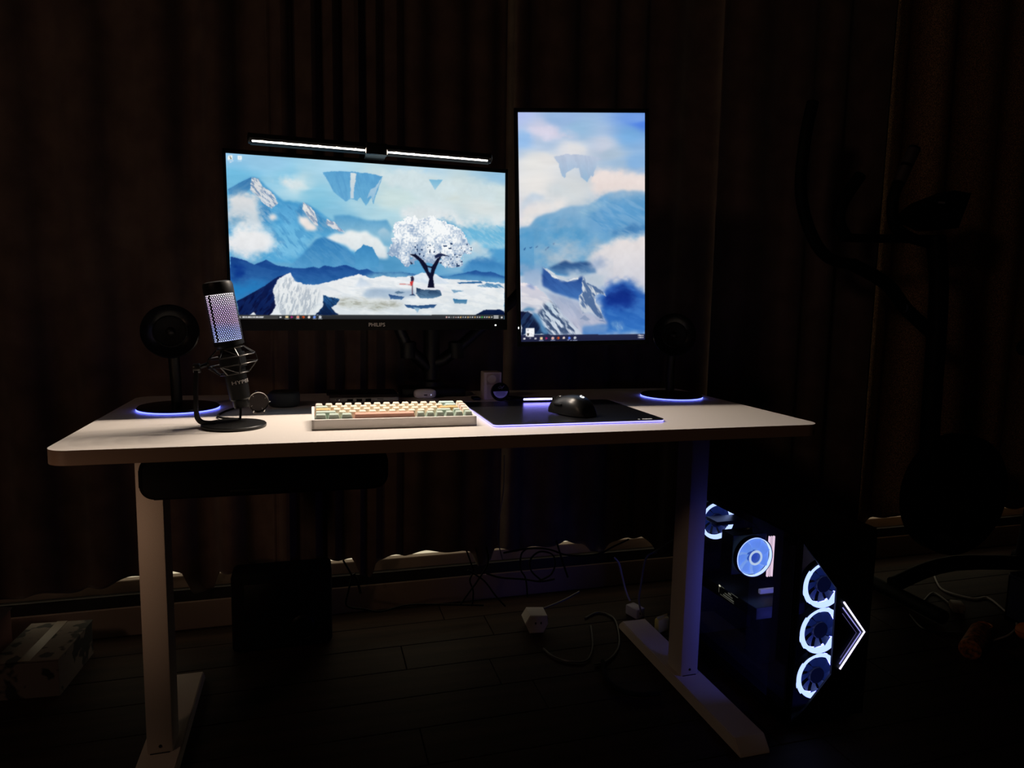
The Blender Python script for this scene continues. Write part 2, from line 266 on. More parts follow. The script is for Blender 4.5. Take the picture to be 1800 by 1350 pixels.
# ------------------------------------------------------------------ screens
WALL_MAIN = [('F',[(2,989,150,200,235),(132,986,150,200,230),(357,984,175,215,235),(658,990,175,212,236),(983,973,150,195,225),(21,872,112,186,222),(185,891,140,200,228),(229,846,205,225,230),(297,801,140,200,225),(535,900,190,215,220),(658,936,205,222,226),(785,852,212,222,218),(983,873,205,220,220),(595,779,205,225,225),(720,736,212,226,230),(916,754,218,226,226),(984,704,215,225,225),(295,718,125,192,220),(353,682,135,193,220),(472,714,170,210,225),(532,655,175,212,225),(236,589,80,160,205),(411,602,120,183,215),(950,600,115,183,215),(984,465,80,155,205),(849,412,150,195,220),(654,336,90,160,205),(470,500,190,215,225),(123,559,95,172,212),(348,332,70,145,195),(119,374,100,165,205),(529,363,80,150,195),(916,302,60,130,185)]),('P',(215,228,232),(215,228,232),9,14,None,[(146,857),(230,866),(275,840),(229,815),(173,839)]),('P',(208,224,228),(208,224,228),14,16,None,[(475,936),(658,979),(709,953),(850,925),(997,897),(997,829),(721,813),(534,869)]),('P',(85,155,200),(165,205,222),2,3,None,[(353,661),(412,666),(471,637),(544,647),(562,593),(555,506),(350,492)]),('P',(70,145,192),(150,200,222),1,3,None,[(713,648),(749,697),(765,683),(792,703),(810,656),(850,615),(836,547),(719,583)]),('P',(90,170,210),(125,190,222),3,5,(0.35,(190,215,228),0.6,10),[(823,579),(876,645),(916,620),(950,645),(1001,683),(1001,489),(916,484),(836,479)]),('P',(220,228,231),(220,228,231),12,18,None,[(594,703),(657,752),(752,739),(850,682),(984,715),(997,649),(916,642),(837,636),(720,671),(625,652)]),('P',(70,150,202),(85,165,212),2,3,(0.3,(120,185,222),0.5,9),[(3,786),(41,830),(80,867),(102,862),(128,814),(155,776),(182,738),(222,732),(250,730),(272,716),(306,678),(352,619),(387,563),(438,391),(232,348),(-7,367)]),('P',(50,112,168),(85,150,195),1,2,(0.3,(100,150,190),2.6,14),[(3,786),(41,830),(80,867),(76,798),(45,750),(12,732)]),('P',(45,115,172),(80,155,205),6,8,(0.5,(140,180,210),0.9,16),[(99,720),(132,703),(150,654),(140,581),(101,578),(92,659)]),('P',(225,225,225),(205,212,220),1,4,(0.75,(95,128,168),0.9,20),[(80,867),(102,862),(112,822),(133,800),(152,766),(166,716),(142,684),(115,712),(94,760),(75,783)]),('P',(100,178,220),(120,188,224),6,8,(0.5,(60,135,190),0.9,9),[(123,539),(180,625),(236,589),(269,487),(221,400),(153,386)]),('P',(80,158,208),(105,178,220),4,8,(0.5,(55,125,180),0.8,12),[(171,717),(221,711),(225,629),(191,585),(164,645)]),('P',(50,122,178),(85,160,205),3,6,(0.5,(130,170,200),0.8,16),[(226,671),(241,724),(261,725),(306,657),(352,598),(369,557),(322,538),(270,570),(237,630)]),('P',(235,232,228),(205,210,218),1,4,(0.6,(90,120,160),0.9,18),[(250,732),(272,708),(290,666),(300,588),(282,603),(260,653),(245,693)]),('P',(228,226,224),(205,210,220),1,4,(0.6,(90,120,165),0.8,18),[(326,640),(352,621),(391,556),(372,557),(346,581),(329,604)]),('P',(238,230,225),(238,230,225),4,8,None,[(231,645),(260,640),(295,589),(287,555),(253,557),(235,599)]),('P',(130,190,220),(130,190,220),10,8,None,[(269,497),(316,553),(314,447),(268,424)]),('P',(222,220,220),(190,208,220),8,16,None,[(2,741),(45,767),(86,759),(104,700),(123,580),(68,555),(1,570)]),('P',(90,150,190),(90,150,190),9,12,None,[(1,610),(59,635),(58,585),(9,571)]),('P',(238,238,238),(225,228,232),11,14,None,[(3,555),(58,585),(118,579),(150,530),(160,459),(120,394),(64,381),(5,398)]),('P',(225,222,222),(225,222,222),4,6,None,[(130,637),(150,654),(157,623),(141,607)]),('P',(236,239,238),(215,226,232),4,9,None,[(321,506),(351,545),(387,558),(410,571),(440,562),(471,577),(494,545),(537,483),(551,407),(505,394),(469,452),(433,431),(397,469),(350,487)]),('P',(175,205,222),(120,180,212),3,6,None,[(507,567),(532,599),(556,560),(568,485),(530,482)]),('P',(45,118,178),(95,165,210),2,3,(0.25,(110,170,210),0.7,8),[(186,314),(244,412),(292,509),(316,523),(345,502),(397,458),(438,391),(529,357),(529,286),(191,273)]),('P',(60,135,190),(85,158,205),1,3,None,[(424,427),(457,485),(488,469),(512,394),(511,340),(425,336)]),('P',(50,118,180),(80,150,200),6,6,None,[(836,367),(883,414),(930,428),(1001,386),(1002,305),(836,310)]),('P',(205,220,228),(175,205,222),10,12,None,[(863,526),(943,486),(943,429),(849,424)]),('P',(22,62,135),(58,132,190),1,2,(0.2,(60,120,180),0.3,7),[(2,383),(37,369),(80,338),(119,370),(152,336),(197,325),(243,321),(278,334),(295,324),(319,344),(348,332),(390,350),(437,320),(468,327),(498,305),(554,309),(591,313),(654,300),(770,290),(836,316),(883,337),(916,322),(943,330),(1002,296),(1002,224),(653,225),(406,216),(-5,90)]),('P',(15,55,135),(15,55,135),8,8,None,[(8,317),(52,319),(56,267),(28,235),(4,245)]),('P',(35,120,185),(40,130,195),10,5,None,[(0,214),(116,228),(93,175),(14,116),(1,121)]),('P',(90,150,190),(120,170,205),6,2,None,[(498,298),(591,311),(654,300),(686,287),(654,236),(491,230),(467,278)]),('P',(60,125,180),(110,168,205),4,2,None,[(737,289),(836,312),(1002,288),(1002,230),(783,229)]),('P',(18,38,95),(8,12,48),1,2,(0.35,(22,60,130),2.2,10),[(17,109),(59,151),(110,207),(156,266),(197,289),(183,167),(169,19),(23,17)]),('P',(238,240,242),(226,232,234),1,5,(0.25,(185,200,214),0.15,9),[(138,182),(156,250),(173,272),(197,291),(213,242),(253,219),(311,228),(383,267),(437,293),(485,268),(529,288),(578,275),(629,288),(1000,250),(1000,29),(129,21),(147,82)]),('P',(236,238,240),(222,228,230),4,5,(0.5,(135,150,168),1.75,16),[(144,182),(191,273),(229,211),(299,181),(285,84),(261,23),(157,22),(150,103)]),('P',(230,235,240),(230,235,240),1,0,None,[(56,21),(72,44),(81,21)]),('P',(230,235,240),(230,235,240),1,0,None,[(123,21),(147,61),(169,22)]),('P',(232,238,244),(215,225,236),1,2,(0.2,(180,200,220),0.6,10),[(609,262),(673,312),(725,305),(780,243),(686,237)]),('P',(190,207,224),(215,224,234),2,3,None,[(423,208),(444,274),(491,217)]),('P',(160,182,205),(180,198,215),4,6,None,[(448,161),(466,199),(641,197),(647,146),(466,135)]),('P',(205,210,205),(190,196,190),8,10,(0.5,(140,140,125),0.05,14),[(345,128),(465,120),(589,109),(589,78),(404,81)]),('P',(38,95,150),(14,38,80),1,6,(0.5,(10,20,50),0.9,14),[(279,23),(309,79),(313,154),(345,139),(370,129),(356,96),(338,72),(364,24)]),('P',(28,62,118),(90,130,170),1,3,None,[(545,166),(565,158),(604,151),(596,127),(552,133)]),('P',(45,112,160),(110,150,180),1,2,None,[(791,140),(849,134),(846,105),(797,109)]),('P',(25,62,112),(60,100,145),1,4,None,[(607,101),(653,93),(730,103),(717,73),(640,71),(614,78)]),('P',(150,185,210),(150,185,210),1,3,None,[(640,79),(665,77),(652,45)]),('P',(120,160,190),(120,160,190),1,2,None,[(785,202),(837,192),(796,180)]),('P',(28,50,82),(90,130,165),1,3,(0.3,(120,160,190),0.5,12),[(650,208),(679,200),(740,199),(749,162),(711,140),(666,141),(650,169)]),('P',(228,230,236),(228,230,236),1,0,None,[(657,211),(679,223),(737,225),(757,211),(751,171),(740,199),(679,200)]),('P',(40,70,110),(40,70,110),1,0,None,[(621,159),(640,171),(647,157)]),('P',(90,120,150),(90,120,150),1,4,None,[(565,177),(584,189),(609,179),(577,169)]),('P',(45,98,150),(45,98,150),1,2,None,[(809,250),(903,262),(911,249),(816,242)]),('P',(90,140,180),(90,140,180),1,7,(0.6,(225,232,238),0.4,16),[(883,226),(930,247),(984,241),(997,218),(916,219)]),('P',(14,32,75),(8,20,50),1,4,None,[(872,25),(923,67),(985,68),(1000,59),(1000,26)]),('T',[(559,408),(549,440),(560,490),(555,516),(565,550),(557,590),(583,643),(644,677),(682,662),(720,673),(784,643),(825,590),(850,525),(869,476),(836,429),(824,349),(770,361),(731,384),(686,368),(655,402),(623,340),(604,364),(585,398)]),('P',(14,16,42),(14,16,42),1,0,None,[(693,212),(700,271),(686,315),(662,386),(642,416),(623,433),(649,433),(677,394),(694,358),(711,354),(730,406),(748,429),(739,393),(722,328),(715,280),(720,213)]),('P',(110,160,200),(110,160,200),1,0,None,[(694,349),(709,343),(705,310),(698,321)]),('P',(25,35,70),(25,35,70),1,3,None,[(719,428),(745,446),(784,420),(751,427),(725,406)]),('P',(20,30,60),(20,30,60),1,0,None,[(626,387),(639,370),(643,373),(632,363)]),('P',(70,40,60),(70,40,60),1,0,None,[(634,290),(637,291),(637,166),(634,166)]),('P',(35,35,60),(35,35,60),1,4,None,[(628,281),(641,282),(642,252),(630,252)]),('P',(205,60,60),(205,60,60),1,4,None,[(628,251),(640,257),(636,229),(628,218)]),('P',(210,120,115),(210,120,115),1,0,None,[(587,236),(631,233),(631,228),(587,230)]),('P',(92,162,208),(105,172,212),1,3,(0.25,(70,135,190),1.3,9),[(318,925),(392,941),(475,938),(530,923),(516,856),(494,742),(488,790),(469,730),(449,784),(437,761),(413,772),(396,751),(381,770),(355,807),(333,878)]),('P',(212,222,226),(190,208,220),1,2,None,[(415,935),(436,929),(427,836),(424,773),(413,772)]),('P',(180,205,222),(140,185,215),1,3,None,[(526,915),(506,823),(494,758),(488,800),(473,777),(482,831),(504,855)]),('P',(120,182,215),(165,205,224),1,0,None,[(701,924),(754,927),(724,857)]),('P',(52,54,56),(34,36,40),1,0,None,[(0,24),(1000,32),(1000,-1),(0,-7)]),('P',(66,66,66),(66,66,66),1,0,None,[(23,21),(153,23),(152,-1),(23,-2)]),('P',(225,225,225),(225,225,225),1,0,None,[(34,15),(43,15),(42,6),(34,6)]),('P',(225,225,225),(225,225,225),1,0,None,[(44,15),(50,15),(50,6),(44,6)]),('P',(225,225,225),(225,225,225),1,0,None,[(52,15),(62,15),(62,6),(51,6)]),('P',(225,225,225),(225,225,225),1,0,None,[(64,15),(68,16),(68,6),(63,6)]),('P',(225,225,225),(225,225,225),1,0,None,[(69,16),(76,16),(76,6),(69,6)]),('P',(225,225,225),(225,225,225),1,0,None,[(78,16),(87,16),(87,6),(77,6)]),('P',(225,225,225),(225,225,225),1,0,None,[(89,16),(94,16),(94,6),(88,6)]),('P',(225,225,225),(225,225,225),1,0,None,[(95,16),(104,16),(103,6),(95,6)]),('P',(200,200,200),(200,200,200),1,0,None,[(29,11),(28,7),(26,6),(24,7),(24,11),(24,15),(26,16),(28,15)]),('P',(235,235,235),(235,235,235),1,0,None,[(158,17),(165,17),(165,7),(158,7)]),('P',(250,225,170),(250,225,170),1,0,None,[(177,20),(188,20),(187,6),(177,6)]),('P',(180,40,130),(180,40,130),1,0,None,[(196,21),(205,12),(196,4)]),('P',(240,200,180),(240,200,180),1,0,None,[(225,13),(224,6),(220,3),(216,6),(215,13),(217,19),(220,22),(224,19)]),('P',(230,90,60),(230,90,60),1,0,None,[(223,13),(222,10),(220,8),(219,10),(218,13),(219,16),(220,17),(222,16)]),('P',(225,85,30),(225,85,30),1,0,None,[(244,13),(243,7),(239,4),(236,7),(235,13),(236,19),(240,21),(243,19)]),('P',(60,25,15),(60,25,15),1,0,None,[(240,11),(239,8),(238,7),(237,8),(236,11),(237,13),(238,14),(239,13)]),('P',(250,235,225),(250,235,225),1,0,None,[(264,13),(262,7),(259,4),(256,7),(254,13),(256,19),(259,21),(263,19)]),('P',(110,150,240),(110,150,240),1,0,None,[(283,13),(281,7),(278,4),(274,7),(273,13),(275,19),(278,22),(281,19)]),('P',(205,210,215),(205,210,215),1,0,None,[(303,13),(301,6),(297,3),(293,6),(292,13),(294,20),(297,23),(301,20)]),('P',(210,225,240),(210,225,240),1,0,None,[(175,2),(189,2),(189,-2),(175,-2)]),('P',(210,225,240),(210,225,240),1,0,None,[(213,2),(227,2),(227,-1),(213,-1)]),('P',(210,225,240),(210,225,240),1,0,None,[(271,2),(285,2),(285,-1),(271,-1)]),('P',(210,225,240),(210,225,240),1,0,None,[(290,2),(304,2),(304,-1),(290,-1)]),('P',(240,190,180),(240,190,180),1,0,None,[(770,14),(769,10),(766,8),(764,10),(763,14),(764,18),(766,19),(769,18)]),('P',(240,240,240),(240,240,240),1,0,None,[(778,14),(778,10),(776,9),(774,10),(773,14),(774,17),(776,18),(778,17)]),('P',(120,120,120),(120,120,120),1,0,None,[(788,14),(787,10),(785,9),(783,10),(782,14),(783,17),(785,18),(787,17)]),('P',(150,150,150),(150,150,150),1,0,None,[(798,14),(797,10),(794,8),(792,10),(791,14),(792,18),(795,20),(797,18)]),('P',(240,190,180),(240,190,180),1,0,None,[(807,14),(806,11),(804,9),(802,11),(801,14),(802,17),(804,18),(806,17)]),('P',(240,240,240),(240,240,240),1,0,None,[(816,14),(815,11),(813,9),(811,11),(811,14),(811,17),(813,19),(815,17)]),('P',(230,190,130),(230,190,130),1,0,None,[(826,14),(825,10),(823,8),(820,10),(819,14),(820,18),(823,20),(825,18)]),('P',(225,225,225),(225,225,225),1,0,None,[(835,14),(834,11),(832,9),(830,11),(830,14),(830,17),(832,19),(834,17)]),('P',(225,225,225),(225,225,225),1,0,None,[(844,14),(844,11),(842,10),(840,11),(839,14),(840,17),(842,19),(844,17)]),('P',(230,190,130),(230,190,130),1,0,None,[(855,14),(854,10),(851,8),(849,10),(848,14),(849,18),(851,20),(854,18)]),('P',(225,225,225),(225,225,225),1,0,None,[(863,14),(863,11),(861,10),(859,11),(858,14),(859,18),(861,19),(863,18)]),('P',(225,225,225),(225,225,225),1,0,None,[(873,14),(872,11),(870,10),(868,11),(868,14),(868,18),(870,19),(872,18)]),('P',(230,190,130),(230,190,130),1,0,None,[(883,14),(882,10),(880,9),(878,10),(877,14),(878,19),(880,20),(882,19)]),('P',(225,225,225),(225,225,225),1,0,None,[(892,15),(891,11),(890,10),(888,11),(887,15),(888,18),(890,19),(891,18)]),('P',(225,225,225),(225,225,225),1,0,None,[(902,15),(901,11),(899,10),(897,11),(896,15),(897,18),(899,19),(901,18)]),('P',(80,200,90),(80,200,90),1,0,None,[(912,15),(911,11),(909,9),(906,11),(905,15),(906,19),(909,20),(911,19)]),('P',(225,225,225),(225,225,225),1,0,None,[(921,15),(920,11),(918,10),(917,11),(916,15),(917,18),(918,19),(920,18)]),('P',(225,225,225),(225,225,225),1,0,None,[(931,15),(930,12),(928,10),(926,12),(925,15),(926,18),(928,19),(930,18)]),('P',(230,190,130),(230,190,130),1,0,None,[(941,15),(940,11),(938,9),(935,11),(934,15),(935,19),(938,21),(940,19)]),('P',(225,225,225),(225,225,225),1,0,None,[(950,15),(950,12),(948,10),(946,12),(945,15),(946,18),(948,20),(950,18)]),('P',(250,250,250),(250,250,250),1,0,None,[(956,26),(975,26),(975,20),(956,20)]),('P',(250,250,250),(250,250,250),1,0,None,[(956,14),(975,14),(975,8),(956,8)]),('P',(240,240,240),(240,240,240),1,0,None,[(993,14),(992,9),(989,7),(986,9),(985,14),(986,19),(989,21),(992,19)]),('P',(245,250,245),(245,250,245),1,0,None,[(7,987),(21,989),(20,963),(6,961)]),('P',(30,40,30),(30,40,30),1,0,None,[(13,985),(18,968),(15,966),(12,980)]),('P',(240,250,252),(240,250,252),1,0,None,[(38,989),(51,991),(50,967),(37,965)]),('P',(215,228,235),(215,228,235),1,0,None,[(41,982),(48,985),(46,971),(41,970)]),('P',(215,230,240),(215,230,240),1,0,None,[(7,958),(12,958),(12,954),(7,954)]),('P',(215,230,240),(215,230,240),1,0,None,[(13,957),(18,958),(18,954),(13,954)]),('P',(215,230,240),(215,230,240),1,0,None,[(20,959),(24,960),(24,956),(20,955)]),('P',(215,230,240),(215,230,240),1,0,None,[(12,950),(19,951),(19,947),(11,946)]),('P',(215,230,240),(215,230,240),1,0,None,[(37,961),(41,961),(41,957),(37,957)]),('P',(215,230,240),(215,230,240),1,0,None,[(42,961),(46,962),(46,958),(42,957)]),('P',(215,230,240),(215,230,240),1,0,None,[(47,962),(50,962),(50,958),(47,958)])]
WALL_SIDE = [('F',[(11,996,180,195,240),(405,978,150,180,222),(954,986,115,158,228),(28,878,150,190,235),(232,878,175,198,225),(472,934,148,185,218),(884,897,120,172,222),(403,848,222,222,226),(197,800,228,226,224),(128,785,230,229,226),(746,830,172,192,212),(953,785,135,178,222),(400,672,212,216,218),(127,710,232,229,226),(884,691,230,219,216),(55,542,225,222,226),(199,919,205,205,226),(323,967,150,182,222),(995,953,80,130,225),(815,766,160,188,216),(467,522,160,190,212),(678,867,195,203,220)]),('P',(214,210,228),(214,210,228),8,14,None,[(77,933),(254,937),(335,915),(472,893),(437,882),(199,900),(90,919)]),('P',(226,224,224),(226,224,224),8,8,None,[(362,856),(540,852),(512,833),(362,837)]),('P',(234,221,217),(234,221,217),8,14,None,[(594,751),(677,759),(815,747),(1002,734),(1002,660),(745,661),(606,631),(572,691)]),('P',(205,212,216),(205,212,216),12,12,None,[(215,684),(297,691),(372,643),(468,635),(413,612),(344,620),(249,650)]),('P',(192,207,222),(215,218,224),4,5,None,[(22,621),(98,655),(207,642),(200,628),(77,609),(42,579),(6,551),(3,598)]),('P',(232,228,226),(232,228,226),8,12,None,[(56,591),(159,617),(400,635),(371,597),(158,560),(61,508),(13,508),(28,561)]),('P',(188,198,218),(150,185,215),1,4,(0.3,(165,180,205),1.3,9),[(276,813),(402,822),(526,819),(653,805),(618,785),(595,732),(581,722),(566,729),(538,700),(489,724),(470,759),(436,762),(401,747),(370,741),(360,719),(343,727),(326,755),(313,781)]),('P',(150,182,210),(75,148,198),3,4,None,[(-1,506),(61,506),(144,552),(261,571),(399,597),(578,602),(648,634),(703,651),(814,666),(953,662),(1005,658),(1005,444),(1005,291),(-6,296)]),('P',(95,155,202),(85,150,200),14,8,(0.3,(165,195,222),0.5,6),[(578,601),(675,631),(779,640),(883,630),(1002,639),(1001,482),(605,483),(467,559)]),('P',(135,180,210),(135,180,210),8,6,(0.3,(190,210,225),0.5,8),[(426,586),(578,597),(717,615),(606,578),(509,548)]),('P',(72,148,198),(110,165,205),22,10,None,[(13,494),(193,501),(402,504),(513,458),(470,400),(260,363),(10,364)]),('P',(60,115,172),(80,140,190),8,8,(0.5,(140,175,205),0.4,9),[(716,476),(821,499),(997,517),(997,464),(856,468),(786,464)]),('P',(45,95,150),(45,95,150),1,4,None,[(25,410),(46,417),(43,411),(30,405)]),('P',(45,95,150),(45,95,150),1,4,None,[(77,415),(98,422),(95,417),(82,410)]),('P',(45,95,150),(45,95,150),1,4,None,[(122,421),(143,428),(140,422),(127,416)]),('P',(45,95,150),(45,95,150),1,4,None,[(219,417),(240,424),(237,418),(225,411)]),('P',(45,95,150),(45,95,150),1,4,None,[(261,432),(282,439),(279,433),(267,427)]),('P',(45,95,150),(45,95,150),1,4,None,[(198,405),(219,412),(216,407),(203,400)]),('P',(168,188,205),(168,188,205),26,12,None,[(177,390),(317,439),(540,454),(610,415),(539,354),(399,347),(217,329)]),('P',(232,224,222),(205,208,220),7,9,None,[(539,369),(610,413),(680,423),(737,436),(807,457),(891,459),(1018,464),(1018,212),(855,264),(679,237),(574,277),(560,331)]),('P',(190,200,214),(190,200,214),24,10,None,[(561,388),(680,361),(679,268),(580,269),(525,323)]),('P',(140,170,205),(170,188,212),8,4,None,[(2,337),(51,333),(120,328),(190,329),(181,271),(132,241),(0,257)]),('P',(38,72,125),(75,125,175),2,3,(0.3,(110,150,190),0.3,6),[(217,329),(294,341),(364,359),(413,345),(483,353),(560,350),(595,334),(609,300),(469,297),(370,291),(294,299),(245,320)]),('P',(165,180,205),(165,180,205),6,5,None,[(553,346),(610,368),(652,373),(715,361),(651,323),(595,315)]),('P',(185,198,212),(185,198,212),6,10,None,[(370,293),(413,303),(497,306),(581,300),(665,284),(672,230),(608,246),(510,285),(468,270),(398,270)]),('P',(150,175,205),(150,175,205),3,6,None,[(434,316),(462,322),(469,306),(441,304)]),('P',(28,58,128),(65,115,182),3,4,(0.3,(70,120,190),0.7,6),[(179,328),(259,297),(328,270),(426,271),(498,291),(509,196),(467,177),(369,197),(271,213),(181,248),(168,287)]),('P',(38,85,170),(48,112,192),7,6,(0.25,(90,150,215),0.3,6),[(657,222),(714,260),(820,271),(905,262),(1014,216),(1014,21),(493,25),(494,71),(677,90),(608,187)]),('P',(14,38,120),(22,55,145),9,6,None,[(678,191),(749,221),(820,246),(890,213),(947,181),(890,143),(678,152)]),('P',(160,175,202),(190,190,208),4,6,(0.25,(130,150,185),0.9,8),[(184,233),(313,201),(467,181),(501,126),(670,99),(702,74),(607,67),(497,66),(495,28),(395,72),(256,170)]),('P',(228,230,232),(228,230,232),1,4,(0.3,(110,140,170),0.6,12),[(179,330),(224,322),(287,297),(356,281),(398,275),(468,286),(461,275),(370,267),(314,272),(259,285),(217,312)]),('P',(215,222,226),(190,198,212),1,5,(0.75,(40,75,130),1.0,11),[(495,289),(528,263),(608,241),(657,221),(685,195),(633,211),(597,195),(602,176),(639,135),(672,93),(607,110),(558,128),(498,121),(468,161),(460,188),(497,219)]),('P',(140,155,185),(140,155,185),1,3,None,[(466,99),(508,114),(557,94),(522,91)]),('P',(120,140,180),(120,140,180),1,3,None,[(617,90),(663,91),(677,80)]),('P',(120,155,200),(80,130,195),4,3,None,[(497,66),(578,67),(607,75),(705,64),(677,26),(497,28)]),('P',(140,180,215),(140,180,215),5,10,(0.5,(60,110,190),1.2,14),[(720,78),(798,77),(805,38),(748,58)]),('P',(238,228,230),(190,205,220),1,4,(0.3,(150,160,190),0.3,7),[(4,261),(56,259),(125,244),(187,216),(243,181),(312,130),(395,83),(497,28),(-2,32)]),('P',(190,210,225),(205,212,225),4,8,(0.85,(40,62,100),0.9,13),[(144,132),(186,171),(243,174),(326,116),(409,72),(486,28),(240,30),(184,62),(136,101)]),('P',(130,150,195),(130,150,195),2,5,None,[(42,253),(84,256),(118,235),(69,243)]),('P',(90,140,180),(90,140,180),2,5,None,[(1,139),(53,152),(127,152),(88,138),(39,133)]),('P',(22,28,58),(16,28,60),1,6,(0.3,(60,110,160),2.2,9),[(1,139),(46,133),(88,125),(143,99),(184,62),(243,30),(-2,32)]),('P',(80,130,175),(80,130,175),3,8,None,[(81,129),(136,113),(178,78),(233,30),(184,30),(129,86)]),('P',(36,40,72),(28,32,58),1,0,None,[(-5,31),(1018,25),(1018,-9),(-6,-1)]),('P',(248,248,250),(248,248,250),1,0,None,[(37,61),(106,60),(105,22),(37,23)]),('P',(20,20,25),(20,20,25),1,0,None,[(47,37),(66,37),(60,27),(52,27)]),('P',(120,120,130),(120,120,130),1,0,None,[(55,55),(57,55),(57,46),(55,46)]),('P',(190,190,200),(190,190,200),1,0,None,[(47,53),(64,53),(64,49),(47,49)]),('P',(150,150,160),(150,150,160),1,0,None,[(79,54),(96,54),(96,53),(79,53)]),('P',(150,150,160),(150,150,160),1,0,None,[(83,50),(93,50),(93,49),(83,49)]),('P',(150,150,160),(150,150,160),1,0,None,[(86,47),(90,47),(90,45),(86,45)]),('P',(60,60,60),(60,60,60),1,0,None,[(84,35),(84,34),(82,34),(81,34),(80,35),(81,36),(82,36),(84,36)]),('P',(90,90,90),(90,90,90),1,0,None,[(96,29),(96,29),(94,28),(93,29),(92,29),(93,30),(94,31),(96,30)]),('P',(245,245,250),(245,245,250),1,0,None,[(20,18),(35,18),(35,10),(19,10)]),('P',(36,40,72),(36,40,72),1,0,None,[(27,18),(28,18),(28,10),(26,10)]),('P',(170,170,185),(170,170,185),1,0,None,[(79,15),(77,13),(73,12),(68,13),(66,15),(68,18),(73,19),(77,18)]),('P',(34,38,66),(34,38,66),1,0,None,[(76,15),(75,14),(73,13),(70,14),(69,15),(70,17),(73,17),(75,17)]),('P',(210,210,220),(210,210,220),1,0,None,[(108,17),(123,17),(123,10),(108,11)]),('P',(250,215,160),(250,215,160),1,0,None,[(151,19),(173,19),(173,9),(150,9)]),('P',(185,35,100),(185,35,100),1,0,None,[(196,19),(215,14),(197,8)]),('P',(240,205,200),(240,205,200),1,0,None,[(265,13),(261,9),(253,7),(246,9),(242,13),(246,18),(254,20),(262,18)]),('P',(225,100,80),(225,100,80),1,0,None,[(258,13),(257,12),(254,11),(251,12),(249,13),(251,15),(254,16),(257,15)]),('P',(235,95,40),(235,95,40),1,0,None,[(308,14),(305,10),(298,8),(290,10),(287,14),(291,18),(298,20),(305,18)]),('P',(60,30,40),(60,30,40),1,0,None,[(299,12),(297,11),(294,10),(291,11),(290,12),(291,14),(294,15),(297,14)]),('P',(250,230,215),(250,230,215),1,0,None,[(353,14),(350,10),(343,9),(336,10),(333,14),(336,18),(343,20),(350,18)]),('P',(90,130,250),(90,130,250),1,0,None,[(398,13),(395,9),(387,7),(380,9),(377,13),(380,17),(387,19),(395,17)]),('P',(225,230,235),(225,230,235),1,0,None,[(444,14),(440,10),(433,8),(426,10),(422,14),(426,18),(433,20),(441,18)]),('P',(130,135,150),(130,135,150),1,0,None,[(437,14),(436,13),(433,12),(430,13),(429,14),(430,16),(433,17),(436,16)]),('P',(190,200,235),(190,200,235),1,0,None,[(145,6),(180,6),(180,4),(145,4)]),('P',(190,200,235),(190,200,235),1,0,None,[(238,6),(273,5),(273,3),(238,4)]),('P',(190,200,235),(190,200,235),1,0,None,[(370,5),(405,4),(405,2),(370,3)]),('P',(190,200,235),(190,200,235),1,0,None,[(415,4),(451,4),(450,2),(415,2)]),('P',(240,240,245),(240,240,245),1,0,None,[(944,23),(951,23),(951,18),(944,18)]),('P',(240,240,245),(240,240,245),1,0,None,[(953,23),(960,23),(960,18),(953,18)]),('P',(240,240,245),(240,240,245),1,0,None,[(962,23),(969,22),(969,18),(962,18)]),('P',(240,240,245),(240,240,245),1,0,None,[(971,22),(979,22),(979,18),(971,18)]),('P',(240,240,245),(240,240,245),1,0,None,[(981,22),(988,22),(988,18),(981,18)]),('P',(240,240,245),(240,240,245),1,0,None,[(944,12),(951,12),(951,8),(944,8)]),('P',(240,240,245),(240,240,245),1,0,None,[(953,12),(960,12),(960,8),(953,8)]),('P',(240,240,245),(240,240,245),1,0,None,[(962,12),(969,12),(969,8),(962,8)]),('P',(240,240,245),(240,240,245),1,0,None,[(971,12),(979,12),(979,8),(971,8)]),('P',(240,240,245),(240,240,245),1,0,None,[(981,12),(988,12),(988,8),(981,8)])]

